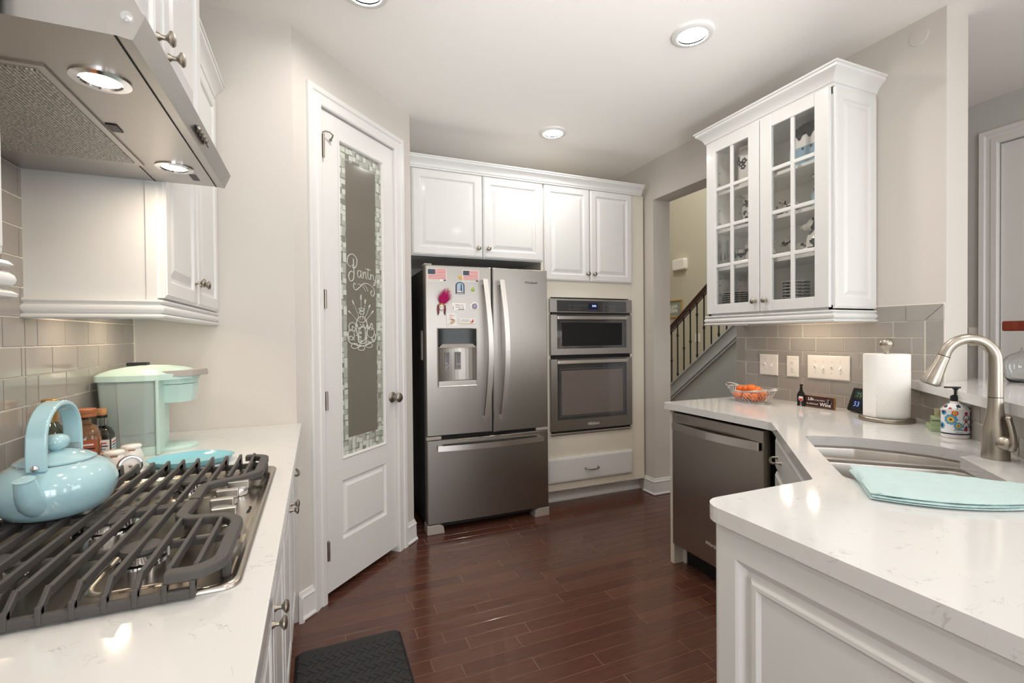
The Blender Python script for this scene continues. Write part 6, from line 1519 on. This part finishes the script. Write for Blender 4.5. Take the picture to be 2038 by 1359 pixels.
# glasses and mugs
for i, (y, lb) in enumerate(((2.166, 'clear drinking glass nearest the left cabinet side'), (2.094, 'clear drinking glass beside the two cow mugs'))):
    t = thing('drinking_glass', lb, 'glass', (2.298, y, SH[1]+.0005), group='drinking glasses behind the left door')
    MB().lathe([(.024, 0), (.026, .002), (.034, .165), (.0325, .165), (.0245, .010), (.001, .009)], n=28, cap=False).obj('tumbler', pane, t, smooth=50)
    b2 = MB()
    for k in range(8):
        a = 2*PI*k/8+.3; b2.add([(.0292*math.cos(a-.11), .0292*math.sin(a-.11), .048), (.0292*math.cos(a+.11), .0292*math.sin(a+.11), .048), (.0325*math.cos(a), .0325*math.sin(a), .09+.02*(k % 2))], [(0, 1, 2)])
    b2.obj('black_print', inkk, t, fixn=False)
for i, (y, h_, lb) in enumerate(((2.135, .110, 'shorter white mug with a black drip pattern'), (2.062, .132, 'taller white mug with a black drip pattern'))):
    t = thing('mug', lb, 'mug', (2.410, y, SH[1]+.0005), group='cow-pattern mugs')
    MB().lathe([(.028, 0), (.032, .004), (.034, h_), (.031, h_), (.029, .008), (.001, .006)], n=32, cap=False).obj('cup', ceram, t, smooth=50)
    MB().tube([(.030+.018*math.sin(PI*k/10), .0, h_*.25+h_*.5*k/10) for k in range(11)], .004, 8).obj('handle', ceram, t, smooth=60)
    b = MB(); n = 48
    for k in range(n):
        a = 2*PI*k/n; r_ = .0345; b.v += [(r_*math.cos(a), r_*math.sin(a), h_*.80), (r_*math.cos(a), r_*math.sin(a), h_*(.60+.08*math.sin(k*.8)))]
    for k in range(n): p, q = 2*k, 2*((k+1) % n); b.face((p, q, q+1, p+1))
    b.obj('drip_print', inkk, t, fixn=False)
# plates and bowls
for k in range(9):
    t = thing('dinner_plate', 'dark patterned plate in the stack behind the left door', 'plate', (2.372, 2.083, SH[0]+.0006+k*.0125), group='stack of dark plates')
    if k == 0:
        pl = MB().lathe([(.055, 0), (.058, .001), (.112, .0115), (.115, .0125), (.112, .0135), (.06, .004), (.001, .0035)], n=44, cap=False).obj('disc', plated, t, smooth=40)
        rm = MB().lathe([(.1150, .0120), (.1156, .0127), (.1150, .0134)], n=44, cap=False).obj('pale_rim', labelw, t)
    else:
        for ob in (pl, rm): c = ob.copy(); COL.objects.link(c); c.parent = t
for k in range(6):
    t = thing('bowl', 'dark striped bowl nested in the stack on the bottom shelf, right door', 'bowl', (2.37, 1.745, SH[0]+.0056+k*.0170), group='stack of dark bowls')
    if k == 0:
        bl = MB().lathe([(.028, 0), (.030, .001), (.050, .020), (.064, .045), (.066, .052), (.064, .052), (.048, .022), (.028, .006), (.001, .005)], n=40, cap=False).obj('shell', plated, t, smooth=40)
        rm2 = MB().lathe([(.0662, .0495), (.0668, .051), (.0662, .0525)], n=40, cap=False).obj('pale_rim', labelw, t)
    else:
        for ob in (bl, rm2): c = ob.copy(); COL.objects.link(c); c.parent = t
for k in range(5):
    t = thing('ramekin', 'black and white striped small bowl stacked beside the door frame', 'bowl', (2.37, 1.592, SH[0]+.0056+k*.0235), group='stack of striped small bowls')
    if k == 0: rk = MB().lathe([(.030, 0), (.034, .001), (.046, .024), (.047, .026), (.045, .026), (.032, .004), (.001, .003)], n=32, cap=False).obj('shell', plated, t, smooth=40); rk2 = MB().lathe([(.0462, .0235), (.0478, .025), (.0462, .0265)], n=32, cap=False).obj('pale_rim', labelw, t)
    else:
        for ob in (rk, rk2): c = ob.copy(); COL.objects.link(c); c.parent = t
tag(MB().box(2.275, 1.50, SH[0]+.0004, 2.46, 1.915, SH[0]+.0048).obj('serving_tray', inkk, bev=.002), 'flat black tray under the bowls on the bottom shelf', 'tray')
